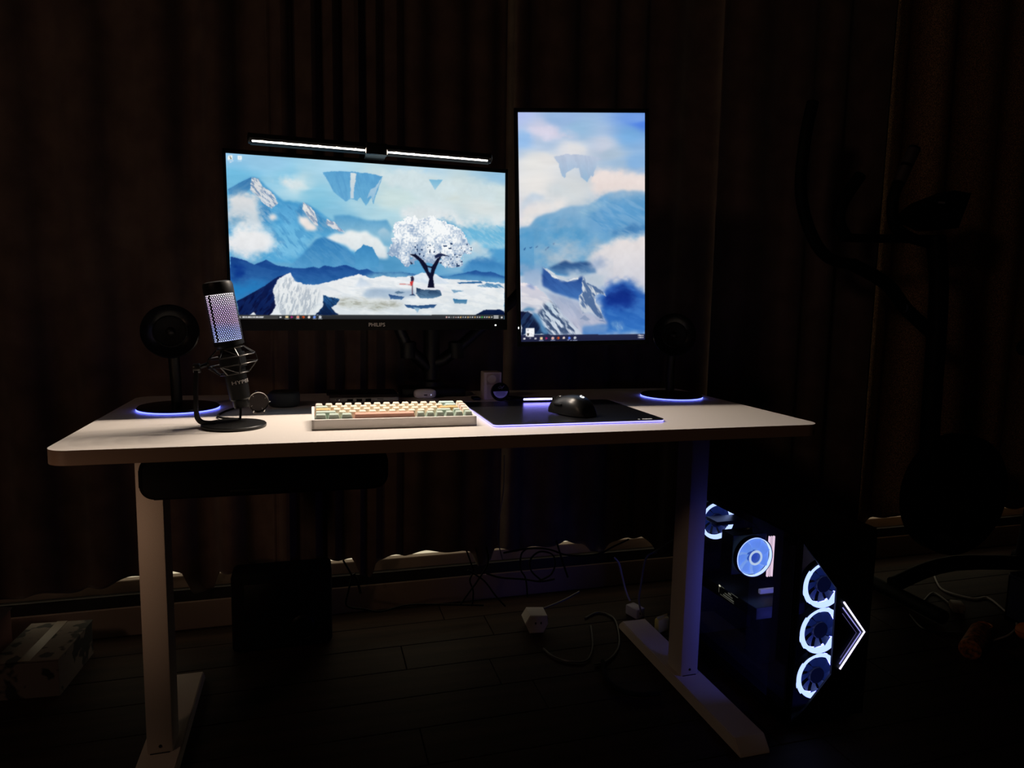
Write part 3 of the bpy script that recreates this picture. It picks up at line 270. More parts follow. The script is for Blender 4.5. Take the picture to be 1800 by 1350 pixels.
def paint(spec, W, H, seed, asp):
    rg = np.random.RandomState(seed)
    tab = rg.rand(64, 64)
    def vn(x, y, k=0):
        x = x+k*17.3; y = y+k*7.1
        xi = np.floor(x).astype(int); yi = np.floor(y).astype(int); fx = x-xi; fy = y-yi
        fx = fx*fx*(3-2*fx); fy = fy*fy*(3-2*fy)
        g = lambda a, b: tab[(a+k*5) % 64, (b+a//64*13+k*3) % 64]
        return (g(xi, yi)*(1-fx)+g(xi+1, yi)*fx)*(1-fy)+(g(xi, yi+1)*(1-fx)+g(xi+1, yi+1)*fx)*fy
    def fbm(x, y, k=0): return (vn(x, y, k)*.5+vn(x*2.1, y*2.1, k+1)*.3+vn(x*4.3, y*4.3, k+2)*.2)
    U, V = np.meshgrid(np.linspace(0, 1, W), np.linspace(0, 1, H))
    X = U*1000; Y = V*1000
    img = np.zeros((H, W, 3))
    def blur(m, r):
        r = int(r)
        if r < 1: return m
        for ax in (0, 1):
            for _ in range(2):
                p = np.pad(m, [(r, r) if a == ax else (0, 0) for a in (0, 1)], mode='edge')
                c = np.cumsum(p, axis=ax); z = np.zeros_like(np.take(c, [0], axis=ax)); c = np.concatenate([z, c], axis=ax)
                n = m.shape[ax]; k = 2*r+1
                m = (np.take(c, range(k, k+n), axis=ax)-np.take(c, range(0, n), axis=ax))/k
        return m
    def inside(pts, XX, YY):
        m = np.zeros(XX.shape, bool); n = len(pts)
        for i in range(n):
            x0, y0 = pts[i]; x1, y1 = pts[(i+1) % n]
            if y0 == y1: continue
            c = (YY > min(y0, y1)) & (YY <= max(y0, y1)); xs = x0+(YY-y0)*(x1-x0)/(y1-y0)
            m ^= c & (XX < xs)
        return m
    qx, qy = U*asp, V
    for li, L in enumerate(spec):
        if L[0] == 'F':
            num = 0; den = 0
            wx = X+(fbm(qx*5, qy*9, 1)-.5)*90; wy = Y+(fbm(qx*4, qy*14, 2)-.5)*50
            for x, y, r, g, b in L[1]:
                w_ = 1/(((wx-x)*asp)**2+((wy-y)*1.6)**2+300)**1.6
                num = num+w_[..., None]*np.array((r, g, b)); den = den+w_
            img = num/den[..., None]; img += ((fbm(qx*6, qy*30, 3)-.5)*14)[..., None]
            continue
        if L[0] == 'T':
            hull = L[1]
            jx = (fbm(qx*28, qy*28, 4)-.5)*60/asp; jy = (fbm(qx*28, qy*28, 7)-.5)*60
            m = inside(hull, X+jx, Y+jy).astype(float)
            hx = [p[0] for p in hull]; hy = [p[1] for p in hull]
            tx = (X-min(hx))/(max(hx)-min(hx)); ty = (Y-min(hy))/(max(hy)-min(hy))
            lig = .58+.85*(ty-.5)+.25*(tx-.5)+1.7*(fbm(qx*17, qy*17, 9)-.5)+.8*(vn(qx*120, qy*120, 3)-.5)
            lig = np.clip(lig, 0, 1)[..., None]
            col = np.array((142, 166, 196))*(1-lig)+np.array((246, 249, 250))*lig
            dk_ = ((vn(qx*70, qy*70, 5) > .80) & (ty < .52) & (tx > .3) & (fbm(qx*10, qy*10, 6) > .45))
            col[dk_] = (45, 72, 112)
            m *= 1-.9*((vn(qx*30, qy*30, 8) > .8) & (ty < .2))
            m = m[..., None]; img = img*(1-m)+col*m
            continue
        _, a, b, sf, jag, tex, pts = L
        pad = 40+jag*2
        xs = [p[0] for p in pts]; ys = [p[1] for p in pts]
        i0 = max(0, int((min(xs)-pad)/1000*W)); i1 = min(W, int((max(xs)+pad)/1000*W)+2)
        j0 = max(0, int((min(ys)-pad)/1000*H)); j1 = min(H, int((max(ys)+pad)/1000*H)+2)
        if i1-i0 < 2 or j1-j0 < 2: continue
        sl = (slice(j0, j1), slice(i0, i1)); x = X[sl]; y = Y[sl]; qa = qx[sl]; qb = qy[sl]
        if jag:
            f = 34 if jag < 6 else (22 if jag < 10 else 13)
            x = x+(fbm(qa*f, qb*f, li % 11)-.5)*jag*3.2/asp; y = y+(fbm(qa*f, qb*f, li % 11+3)-.5)*jag*3.2
        m = inside(pts, x, y).astype(float)
        m = blur(m, round(sf*.8)) if sf >= 2 else .5*m+.5*blur(m, 1)
        if sf >= 5:
            k_ = (fbm(qa*11, qb*16, (li*3) % 9)-.5)*1.5+(fbm(qa*34, qb*44, (li*5) % 9)-.5)*.6
            m = np.clip(m+k_*4*m*(1-m), 0, 1)
        v = np.clip((Y[sl]-min(ys))/max(1, max(ys)-min(ys)), 0, 1)[..., None]
        col = np.array(b)*(1-v)+np.array(a)*v
        if jag: col = col+((fbm(qa*20, qb*20, 5)-.5)*16)[..., None]
        if tex:
            am, dc, ang, sc = tex; ca, sa = math.cos(ang), math.sin(ang)
            s_ = (qa*ca-qb*sa)*sc*1.5; t_ = (qa*sa+qb*ca)*sc*6
            n = fbm(s_, t_, (li+2) % 9); n = np.clip((n-.5)*6+.35, 0, 1)[..., None]*am
            col = col*(1-n)+np.array(dc)*n
        m = m[..., None]; img[sl] = img[sl]*(1-m)+col*m
    img = np.clip(img/255, 0, 1)
    return np.where(img <= .04045, img/12.92, ((img+.055)/1.055)**2.4)
def screen_mesh(name, W, H, wd, ht, img, m, parent):
    xs, zs = np.meshgrid(np.linspace(-wd/2, wd/2, W), np.linspace(-ht/2, ht/2, H))
    co = np.stack([xs, np.zeros_like(xs), zs], -1).reshape(-1, 3).astype(np.float32)
    idx = np.arange(W*H).reshape(H, W)
    q = np.stack([idx[:-1, :-1], idx[:-1, 1:], idx[1:, 1:], idx[1:, :-1]], -1).reshape(-1, 4).astype(np.int32)
    me = bpy.data.meshes.new(name); me.vertices.add(len(co)); me.vertices.foreach_set('co', co.ravel())
    me.loops.add(q.size); me.loops.foreach_set('vertex_index', q.ravel())
    me.polygons.add(len(q)); me.polygons.foreach_set('loop_start', np.arange(0, q.size, 4, dtype=np.int32))
    me.update(calc_edges=True)
    at = me.color_attributes.new('picture', 'FLOAT_COLOR', 'POINT')
    c4 = np.concatenate([img, np.ones((H, W, 1))], -1).astype(np.float32); at.data.foreach_set('color', c4.ravel())
    me.materials.append(m); o = bpy.data.objects.new(name, me); C.objects.link(o); o.parent = parent; return o
def screen_mat(name, tint, s):
    m = bpy.data.materials.new(name); m.use_nodes = True; nt = m.node_tree; nt.nodes.clear()
    o = nt.nodes.new('ShaderNodeOutputMaterial'); e = nt.nodes.new('ShaderNodeEmission'); a = nt.nodes.new('ShaderNodeAttribute')
    a.attribute_name = 'picture'; mx = nt.nodes.new('ShaderNodeMix'); mx.data_type = 'RGBA'; mx.blend_type = 'MULTIPLY'
    mx.inputs[0].default_value = 1; mx.inputs[7].default_value = (*tint, 1)
    nt.links.new(a.outputs['Color'], mx.inputs[6]); nt.links.new(mx.outputs[2], e.inputs[0]); e.inputs[1].default_value = s
    nt.links.new(e.outputs[0], o.inputs[0]); m.cycles.emission_sampling = 'NONE'; return m
def pnp_rot(yaw, tilt, roll):
    X = Vector((math.cos(yaw), math.sin(yaw), 0)); N = Vector((math.sin(yaw), -math.cos(yaw), 0)); Z = Vector((0, 0, 1))
    Y = Z*math.cos(tilt)-N*math.sin(tilt)
    X2 = X*math.cos(roll)+Y*math.sin(roll); Y2 = -X*math.sin(roll)+Y*math.cos(roll)
    return Matrix((X2, X2.cross(Y2)*-1, Y2)).transposed().to_euler()
def monitor(label, loc, rot, wd, ht, side, top, chin, img, W, H, tint, s, brand):
    t = thing('monitor', label, 'monitor', loc, rot)
    x0, x1, z0, z1 = -wd/2-side, wd/2+side, -ht/2-chin, ht/2+top
    bm = bmesh.new()
    for c, sz in ((((x0-wd/2)/2, -.001, (z0+z1)/2), (side, .006, z1-z0)), (((x1+wd/2)/2, -.001, (z0+z1)/2), (side, .006, z1-z0)),
                  ((0, -.001, z1-top/2), (x1-x0, .006, top)), ((0, -.001, z0+chin/2), (x1-x0, .006, chin))):
        add_box(bm, c, sz, .0008, 1)
    obj('bezel', bm, mat('bezel_black', (.003, .003, .003), .5, spec=.2), t, True)
    obj('back_shell', box(((x0+x1)/2, .014, (z0+z1)/2), (x1-x0-.002, .024, z1-z0-.002), .006), black, t, True)
    obj('rear_bulge', box((0, .036, -.01), (wd*.45, .022, ht*.45), .01), black, t, True)
    screen_mesh('screen', W, H, wd, ht, img, screen_mat('screen_picture_'+str(W), tint, s), t)
    if brand: text('brand_lettering', 'PHILIPS', .0115, mat('pewter_print', (.6, .58, .55), .5), t, Matrix.Translation((.0, -.0043, -ht/2-.0125)) @ Matrix.Rotation(PI/2, 4, 'X'))
    return t
imgA = paint(WALL_MAIN, 600, 338, 5, 1.777)
monA = monitor('wide black monitor showing a white tree on snow below blue mountains', (.528, .398, 1.061), pnp_rot(.039, .011, .011),
        .597, .336, .006, .0085, .0245, imgA, 600, 338, (1, 1, 1), 1.0, True)
obj('power_light', box((.2755, -.0045, -.1815), (.003, .001, .003)), emis('white_pilot_light', (1, 1, 1), 3), monA)
imgB = paint(WALL_SIDE, 248, 440, 9, .563)
monB = monitor('upright monitor turned sideways showing misty blue mountains', (1.009, .384, 1.114), pnp_rot(-.214, .036, .034),
        .299, .531, .009, .009, .011, imgB, 248, 440, (1, 1, 1), 1.0, False)
obj('power_light', box((-.1553, -.0045, -.2325), (.002, .001, .0045)), emis('white_pilot_light', (1, 1, 1), 3), monB)
text('brand_lettering', 'PHILIPS', .010, mat('faint_print', (.05, .05, .05), .4), monB, Matrix.Translation((-.154, -.0043, 0)) @ Matrix.Rotation(PI/2, 4, 'Y') @ Matrix.Rotation(PI/2, 4, 'X'))
# dual monitor arm
arm = thing('screen_stand', 'black two-armed screen stand clamped at the back of the desk', 'stand', (.68, .555, .7))
obj('clamp_base', box((0, -.005, .0115), (.16, .085, .022), .004), black, arm, True)
obj('column', lathe([(0, .02), (.03, .02), (.03, .035), (.02, .04), (.02, .27), (.024, .275), (.024, .3), (0, .3)], 24), black, arm, True)
for sx, tip in ((-1, (-.145, -.075, .345)), (1, (.335, -.088, .40))):
    el = (sx*.06, -.015, .115)
    obj('lower_arm', tube([(0, 0, .06+.02*(sx > 0)), (sx*.03, -.01, .09), el], .016, 12), black, arm, True)
    a2 = obj('upper_arm', tube([el, ((el[0]+tip[0])/2, -.03, (el[2]+tip[2])/2-.02), tip], .014, 12), black, arm, True)
    obj('elbow_cap', lathe([(0, -.02), (.02, -.02), (.02, .018), (.015, .022), (0, .022)], 20, Matrix.Translation(el)), black, a2, True)
    obj('mount_plate', box((tip[0], tip[1]-.006+(.0 if sx < 0 else -.004), tip[2]), (.1, .006, .1), .002), blackm, arm, True)
# ------------------------------------------------------------------ light bar on the wide monitor
lb = thing('light_bar', 'slim black light bar with two lit strips on top of the wide monitor', 'lamp', (.525, .352, 1.2505), (0, -.0, .02))
obj('housing', prism([(-.0085, .0065), (-.0105, 0), (-.0085, -.004), (-.004, -.0082), (.0015, -.0105), (.006, -.012), (.0085, -.0085), (.0105, 0), (.0085, .007), (0, .0105)], -.247, .247, 'x'), black, lb, True)
for sx in (-1, 1):
    obj('end_cap', lathe([(0, 0), (.0108, 0), (.0108, .003), (.008, .005), (0, .005)], 20, frame_mtx((sx*.247, 0, 0), (sx, 0, 0), (0, 1, 0))), blackm, lb, True)
    xa, xb = (-.243, -.023) if sx < 0 else (.025, .242)
    bm = bmesh.new()
    vs = [bm.verts.new(p) for p in ((xa, -.0078, -.0050), (xb, -.0078, -.0050), (xb, -.0051, -.0076), (xa, -.0051, -.0076))]; bm.faces.new(vs)
    obj('lit_strip', bm, emis('light_bar_strip', (1, .93, .86), 7), lb)
    for k in range(6):
        l = bpy.data.lights.new('strip_diode', 'SPOT'); l.energy = BAR; l.color = (1, .84, .69); l.spot_size = math.radians(170); l.spot_blend = .02
        l.shadow_soft_size = .0002
        o = bpy.data.objects.new('strip_diode', l); C.objects.link(o); o.parent = lb; o.location = (xa+(xb-xa)*(k+.5)/6, -.0067, -.0066)
        o.rotation_euler = Vector((0, -math.sin(math.radians(85+4.7)), -math.cos(math.radians(85+4.7)))).to_track_quat('-Z', 'Y').to_euler()
obj('clamp_bridge', box((.001, .002, -.0015), (.046, .026, .024), .003), blackm, lb, True)
obj('clamp_hook', prism([(.003, -.013), (.033, -.013), (.046, -.016), (.046, -.004), (.034, .004), (.003, .004)], -.02, .022, 'x', .001), blackm, lb, True)
obj('clamp_edge', box((.001, -.0115, -.0125), (.026, .001, .001)), rodm, lb)
# ------------------------------------------------------------------ microphone on its arm stand
mic = thing('microphone', 'black studio microphone with glowing lilac mesh, tilted in its shock mount', 'microphone', (.253, .168, .7))
T = frame_mtx((.262-.253, .2-.168, .045), (-.034, 0, .21), (1, 0, 0))     # local frame along the tilted body, z=0 at its foot
AX = T.to_3x3() @ Vector((0, 0, 1))
MR = .0262
obj('lower_body', lathe([(0, 0), (.015, 0), (.0185, .003), (.0195, .06), (.0185, .1), (0, .1)], 32, T), black, mic, True)
obj('neck', lathe([(.0185, .098), (.021, .101), (.0262, .104), (.0262, .112), (.0, .112)], 40, T), black, mic, True)
obj('top_cap', lathe([(.0262, .197), (.0264, .198), (.0264, .213), (.0245, .2185), (.018, .2205), (0, .2215)], 40, T), black, mic, True)
# perforated mesh cylinder: hexagonal cells round a hole each
gz0, gz1 = .112, .197; rows = 26; dz = (gz1-gz0)/rows; cols = 42
bm = bmesh.new(); gap = {31, 32}
def cyl(a, z, r=MR): return T @ Vector((r*math.cos(a), r*math.sin(a), z))
for j in range(rows):
    for i in range(cols):
        a = (i+.5*(j % 2))*2*PI/cols; z = gz0+(j+.5)*dz; da = PI/cols; hz = dz*.66
        solid = i == 27
        O = [(0, hz), (da, hz/2), (da, -hz/2), (0, -hz), (-da, -hz/2), (-da, hz/2)]
        ov = [bm.verts.new(cyl(a+p[0], min(max(z+p[1], gz0), gz1))) for p in O]
        if solid: bm.faces.new(ov); continue
        iv = [bm.verts.new(cyl(a+p[0]*.53, min(max(z+p[1]*.53, gz0), gz1))) for p in O]
        for k in range(6): bm.faces.new((ov[k], ov[(k+1) % 6], iv[(k+1) % 6], iv[k]))
obj('mesh_grille', bm, black, mic)
gm = bpy.data.materials.new('rgb_diffuser'); gm.use_nodes = True; nt = gm.node_tree; b = nt.nodes['Principled BSDF']
tc = nt.nodes.new('ShaderNodeTexCoord'); sp = nt.nodes.new('ShaderNodeSeparateXYZ'); cr = nt.nodes.new('ShaderNodeValToRGB')
mr = nt.nodes.new('ShaderNodeMapRange'); mr.inputs[1].default_value = .155; mr.inputs[2].default_value = .24
e = cr.color_ramp.elements; e[0].position = 0; e[0].color = (.55, .62, 1, 1); e[1].position = 1; e[1].color = (1, .93, .95, 1)
for p_, c_ in ((.08, (.42, .48, .95)), (.25, (.34, .38, .80)), (.42, (.50, .34, .56)), (.7, (.56, .40, .66)), (.9, (.80, .65, .86))):
    q = cr.color_ramp.elements.new(p_); q.color = (*c_, 1)
nt.links.new(tc.outputs['Object'], sp.inputs[0]); nt.links.new(sp.outputs['Z'], mr.inputs[0]); nt.links.new(mr.outputs[0], cr.inputs[0])
nt.links.new(cr.outputs[0], b.inputs['Emission Color']); b.inputs['Emission Strength'].default_value = 1.7; b.inputs['Base Color'].default_value = (.1, .1, .1, 1)
obj('lit_diffuser', lathe([(.0235, .112), (.0235, .197)], 40, T), gm, mic, True, label='lilac and blue glowing core behind the mesh')
text('brand_lettering', 'HYPERX', .0092, mat('silver_print', (.5, .48, .46), .4, .3), mic, T @ Matrix.Translation((.0, 0, .034)) @ Matrix.Rotation(math.radians(48), 4, 'Z') @ Matrix.Translation((0, -.0196, 0)) @ Matrix.Rotation(PI/2, 4, 'X'), .0003, .0196, 1.45)
obj('gain_dial', lathe([(0, -.014), (.0135, -.014), (.0145, -.011), (.0145, .0), (0, 0)], 28, T), black, mic, True)
# shock mount: upper and lower rings tied by slanted struts
sm = obj('shock_mount', bmesh.new(), rodm, mic); bm = bmesh.new()
def ring(z, r, n=8, off=.39): return [T @ Vector((r*math.cos(2*PI*i/n+off), r*math.sin(2*PI*i/n+off), z)) for i in range(n)]
R = [ring(.098, .025), ring(.083, .043), ring(.068, .045), ring(.051, .027)]
for q in R: add_tube(bm, q, .0012, 6, True)
for A_, B_ in ((0, 1), (2, 3)):
    for i in range(8):
        add_tube(bm, [R[A_][i], R[B_][i]], .0011, 6)
        if i % 2: add_tube(bm, [R[A_][i], R[B_][(i+1) % 8]], .0009, 6)
for i in range(0, 8, 2): add_tube(bm, [R[1][i], R[2][i]], .001, 6)
bpy.data.objects.remove(sm); obj('shock_mount', bm, rodm, mic, True)
obj('mount_collar', lathe([(.0196, .062), (.0235, .062), (.0235, .088), (.0196, .088)], 32, T), black, mic, True)
# stand: disc foot, bent flat arm, pivot
obj('stand_base', lathe([(0, 0), (.055, 0), (.056, .0015), (.056, .005), (.0545, .0065), (0, .0065)], 64), blackm, mic, True)
ap = [(-.03, .0005, .0075), (-.05, .0005, .0085), (-.059, .001, .014), (-.0625, .0015, .026), (-.063, .004, .06), (-.063, .012, .09), (-.062, .02, .107)]
sp_ = spline(ap, 6); bm = bmesh.new(); prev = None
for p in sp_:
    i = sp_.index(p); d = (sp_[min(i+1, len(sp_)-1)]-sp_[max(i-1, 0)]).normalized(); nrm = Vector((0, 1, 0)).cross(d).normalized()
    r4 = [bm.verts.new(p+Vector((0, sy*.0075, 0))+nrm*sn*.0032) for sy, sn in ((-1, -1), (1, -1), (1, 1), (-1, 1))]
    if prev:
        for k in range(4): bm.faces.new((prev[k], prev[(k+1) % 4], r4[(k+1) % 4], r4[k]))
    else: bm.faces.new(r4)
    prev = r4
bm.faces.new(prev); bmesh.ops.bevel(bm, geom=[e_ for e_ in bm.edges if len(e_.link_faces) == 2 and e_.calc_face_angle(0) > 1], offset=.0012, segments=2, affect='EDGES')
obj('stand_arm', bm, blackm, mic, True)
obj('pivot_knob', lathe([(0, -.006), (.008, -.006), (.009, -.004), (.009, .004), (.008, .006), (0, .006)], 20, frame_mtx((-.062, .018, .106), (1, 0, .1), (0, 1, 0))), rodm, mic, True)
obj('pivot_arm', tube([(-.062, .02, .106), (-.045, .028, .112), tuple(T @ Vector((-.044, .0, .075)))], .004, 8), blackm, mic, True)
obj('signal_cable', tube(spline([tuple(T @ Vector((0, 0, 0))), (.008, .035, .015), (-.0, .06, .0045), (-.04, .1, .0035), (-.02, .2, .0035), (.05, .31, .0035)], 6), .0022, 8), soft, mic, True)
# ------------------------------------------------------------------ round speakers on lit discs
def speaker(label, loc, hz, look, hx=0):
    t = thing('speaker', label, 'speaker', loc, (0, 0, 0), None)
    ax = Vector(look).normalized(); H = frame_mtx((hx, -.0, hz), ax, (1, 0, 0)) @ Matrix.Scale(.83, 4)
    obj('enclosure', lathe([(0, -.062), (.03, -.06), (.052, -.045), (.0655, -.015), (.067, .0), (.0665, .004), (.064, .0055), (.04, .002), (.037, .0)], 64, H), gloss, t, True)
    obj('surround', lathe([(.034, .0005), (.0365, .0045), (.0395, .0025)], 48, H), soft, t, True)
    obj('cone', lathe([(.0355, .001), (.02, -.007), (.0115, -.011)], 48, H), soft, t, True)
    obj('dust_cap', lathe([(0, -.003), (.005, -.0045), (.009, -.008), (.0118, -.0115)], 32, H), black, t, True)
    obj('stem', tube([(hx*.4, .008, .012), (hx*.55, .012, .06), (hx*.7, .008, hz-.05)], .011, 12), black, t, True)
    obj('base', lathe([(0, .0035), (.0785, .0035), (.0795, .005), (.076, .0085), (.03, .0135), (0, .0145)], 64), gloss, t, True)
    obj('base_pad', lathe([(0, 0), (.07, 0), (.07, .0035), (0, .0035)], 40), soft, t)
    obj('led_ring', tube([(.0785*math.cos(a*PI/40), .0785*math.sin(a*PI/40), .0024) for a in range(80)], .0013, 6, True), led, t, True)
    return t
speaker('round black speaker on a blue-lit disc behind the microphone', (.122, .398, .7), .162, (.12, -1, .06), -.011)
speaker('round black speaker on a blue-lit disc beside the upright monitor', (1.292, .432, .7), .162, (-.35, -1, .06))
# ------------------------------------------------------------------ keyboard
kb = thing('keyboard', 'compact white keyboard with cream, sage, orange and salmon keycaps', 'keyboard', (.541, .105, .7))
KW, KD = .3035, .11
bm = bmesh.new()
prof = [(0, .0025), (.001, .0005), (.1, .0005), (KD, .012), (KD, .0265), (KD-.0035, .0275), (KD-.0045, .0215), (.0055, .0125), (.005, .0185), (.001, .0185)]
prof = [(0, .002), (.0025, .0), (KD-.004, .0), (KD, .006), (KD, .0265), (KD-.003, .0275), (KD-.004, .0195), (.006, .0105), (.0052, .019), (.0012, .0185)]
add_prism(bm, prof, -KW/2, KW/2, 'x')
for s in (-1, 1):
    add_prism(bm, [(0, .002), (.0025, 0), (KD-.004, 0), (KD, .006), (KD, .0265), (KD-.003, .0275), (.0012, .0185)], s*(KW/2-.0025)-.0025, s*(KW/2-.0025)+.0025, 'x', .0006)
casem = mat('white_keyboard_case', (.84, .80, .78), .4)
obj('case', bm, casem, kb)
u = (KW-.009)/16; pitch_y = (KD-.0115)/5
CR = mat('cream_keycap', (.86, .77, .63), .45); SG = mat('sage_keycap', (.50, .60, .52), .45); OR = mat('orange_keycap', (.80, .50, .22), .45)
SA = mat('salmon_keycap', (.78, .42, .32), .45); PK = mat('blush_keycap', (.84, .68, .60), .45); TL = mat('pale_teal_keycap', (.52, .68, .66), .45); DS = mat('deep_sage_keycap', (.33, .40, .33), .45)
KEYS = [
 [(1.25, SG), (1.25, SG), (1.25, SG), (6.25, SA)]+[(1, SG)]*6,
 [(2.25, SG)]+[(1, CR)]*10+[(1.75, SG), (1, SG), (1, CR)],
 [(1.75, OR)]+[(1, CR)]*11+[(2.25, OR), (1, PK)],
 [(1.5, SG)]+[(1, CR)]*12+[(1.5, TL), (1, PK)],
 [(1, PK)]+[(1, CR)]*12+[(2, TL), (1, CR)]]
NM = {'sage_keycap': 'sage green keycap', 'orange_keycap': 'orange keycap', 'salmon_keycap': 'long salmon pink space bar', 'pale_teal_keycap': 'pale teal keycap', 'blush_keycap': 'blush pink keycap'}
KM = {}
tilt = math.atan((.0195-.0105)/(KD-.01))
for rI, row in enumerate(KEYS):
    x = -8*u
    yc = .0065+pitch_y*(rI+.5); zb = .0152+(yc-.006)*math.tan(tilt)
    for wu, m in row:
        key = (wu, m.name, rI == 0)
        if key not in KM:
            w2 = wu*u/2-.0004; d2 = pitch_y/2-.0004; hh = .0108; bm = bmesh.new()
            t2 = w2-.0030; ty0 = -d2+.0022; ty1 = d2-.0032
            def rr(x0, y0, x1, y1, z, r): return [bm.verts.new((p[0], p[1], z)) for p in rrect(x0, y0, x1, y1, r, 2)]
            A = rr(-w2, -d2, w2, d2, -.002, .0012); B = rr(-t2, ty0, t2, ty1, hh-.0006, .0014); D = rr(-t2+.0006, ty0+.0006, t2-.0006, ty1-.0006, hh, .0012)
            dish = bm.verts.new((0, (ty0+ty1)/2, hh-.0007)) if wu < 3 else None
            n = len(A)
            for P_, Q_ in ((A, B), (B, D)):
                for k in range(n): bm.faces.new((P_[k], P_[(k+1) % n], Q_[(k+1) % n], Q_[k]))
            if dish:
                for k in range(n): bm.faces.new((D[k], D[(k+1) % n], dish))
            else: bm.faces.new(D)
            me = bpy.data.meshes.new('keycap'); bmesh.ops.recalc_face_normals(bm, faces=bm.faces); bm.to_mesh(me); bm.free()
            me.polygons.foreach_set('use_smooth', [True]*len(me.polygons)); me.set_sharp_from_angle(angle=math.radians(30)); me.materials.append(m); KM[key] = me
        o = bpy.data.objects.new('keycap', KM[key]); C.objects.link(o); o.parent = kb
        o.location = (x+wu*u/2, yc, zb); o.rotation_euler = (tilt, 0, 0)
        if m.name in NM: o['label'] = NM[m.name]
        x += wu*u
obj('key_plate', box((0, KD/2, .0135), (KW-.012, KD-.012, .001), 0, 2, Matrix.Translation((0, 0, -.004)) @ Matrix.Rotation(tilt, 4, 'X')), casem, kb)
# ------------------------------------------------------------------ mouse pad with lit rim, mouse
pad = thing('mouse_pad', 'black hard mouse pad with a glowing violet rim', 'mouse pad', (.905, .228, .7))
PX0, PX1, PY0, PY1 = -.184, .178, -.146, .146
obj('surface', prism(rrect(PX0, PY0, PX1, PY1, .01, 6), .0035, .0058, 'z', .0006), mat('pad_surface', (.004, .004, .005), .28, spec=.5), pad, True)
obj('backing', prism(rrect(PX0+.006, PY0+.006, PX1-.006, PY1-.006, .01, 6), 0, .0035), soft, pad)
obj('lit_rim', tube([(p[0], p[1], .0024) for p in rrect(PX0+.001, PY0+.001, PX1-.001, PY1-.001, .009, 6)], .0013, 6, True), emis('violet_rim_light', (.20, .185, 1), 4.5), pad, True)
obj('control_box', box((-.001, .136, .0085), (.088, .018, .010), .003), gloss, pad, True)
obj('lit_tube', tube([(-.041, .1255, .0125), (.041, .1255, .0125)], .0021, 10), emis('violet_white_tube', (.26, .23, 1), 16), pad, True)
mk = mat('white_print', (.75, .73, .72), .4, 0, (1, .97, .94), .25)
text('corner_mark', 'G', .006, mk, pad, Matrix.Translation((.122, -.140, .0062)), .0002)
text('corner_lettering', 'logitech', .0068, mk, pad, Matrix.Translation((.141, -.139, .0062)), .0002)
obj('usb_cable', tube(spline([(-.03, .146, .006), (-.05, .165, .004), (-.065, .19, .004), (-.072, .23, .004), (-.07, .29, .003), (-.06, .37, .003)], 6), .0024, 8), soft, pad, True)
ms = thing('mouse', 'black wireless mouse with a white round logo on the mouse pad', 'mouse', (.912, .175, .7063), (0, 0, math.radians(27)))
def mouse_shell(z0, z1, grow=0):
    bm = bmesh.new(); N = 28; K = 32; rows_ = []
    for i in range(N+1):
        t = i/N; y = -.056+.112*t
        hw = .031*max(0, 1-abs((t-.47)/.53)**3.2)**.5*(1-.07*math.exp(-((t-.55)/.15)**2))+.0004+grow
        ht = .0395*max(0.02, (1-abs((t-.36)/(.64 if t > .36 else .36))**2.3))**.6
        row_ = []
        for k in range(K+1):
            a = PI*k/K; cx = math.cos(a); sz = math.sin(a)
            x = hw*math.copysign(abs(cx)**.75, cx); z = ht*sz**.8
            row_.append(bm.verts.new((x, y, .0015+max(0, z))))
        rows_.append(row_)
    for A, B in zip(rows_, rows_[1:]):
        for k in range(K): bm.faces.new((A[k], A[k+1], B[k+1], B[k]))
        bm.faces.new((A[0], B[0], B[K], A[K]))
    bm.faces.new(rows_[0]); bm.faces.new(rows_[-1]); bmesh.ops.remove_doubles(bm, verts=bm.verts, dist=.00005); return bm
obj('shell', mouse_shell(0, 0), mat('mouse_shell', (.004, .004, .004), .33), ms, True)
obj('button_split', box((0, .036, .026), (.0012, .036, .012), 0, 2), soft, ms)
obj('scroll_wheel', lathe([(0, -.0035), (.0095, -.0035), (.011, -.002), (.011, .002), (.0095, .0035), (0, .0035)], 24, frame_mtx((0, .031, .0245), (1, 0, 0), (0, 1, 0))), rodm, ms, True)
obj('side_button', box((-.0285, .012, .021), (.004, .022, .005), .0015), blackm, ms, True)
text('logo', 'G', .0135, emis('white_logo_glow', (1, 1, 1), 1.1), ms, frame_mtx((0, -.030, .0388), (0, -.41, 1), (1, .1, 0)), .0012)
for sx in (-.016, .016): obj('glide_foot', box((sx, 0, .0007), (.01, .03, .0014), .0004), soft, ms)
# ------------------------------------------------------------------ small things on the desk
wt = thing('wristwatch', 'round steel wristwatch standing on its strap behind the microphone', 'watch', (.285, .312, .7), (0, 0, .25))
WM = frame_mtx((0, 0, .0245), (0, -1, .1), (1, 0, 0))
obj('case', lathe([(0, -.009), (.0195, -.009), (.021, -.006), (.0212, .001), (.0200, .003), (.0186, .0028), (.0186, .0015), (0, .0015)], 48, WM), chrome, wt, True)
obj('dial', lathe([(0, .0018), (.0184, .0018)], 48, WM), mat('dark_plum_dial', (.012, .005, .005), .5), wt)
for a in (.7, 2.1, 3.6, 5.2): obj('hour_mark', box((0, .0155, .0021), (.0008, .003, .0004), 0, 2, WM @ Matrix.Rotation(a, 4, 'Z')), silver, wt)
for sx in (-1, 1):
    obj('lug', box((sx*.0105, -.001, .0045), (.003, .008, .009), .001), chrome, wt, True)
obj('crown', lathe([(0, 0), (.0022, 0), (.0022, .003), (0, .003)], 12, frame_mtx((.021, .002, .0245), (1, 0, 0), (0, 1, 0))), chrome, wt)
obj('strap', tube(spline([(0, .001, .0035), (0, .018, .0016), (0, .04, .003), (0, .05, .018), (0, .042, .036), (0, .02, .045), (0, .004, .0445)], 6), .0016, 4), silver, wt, label='steel band looping behind the case')
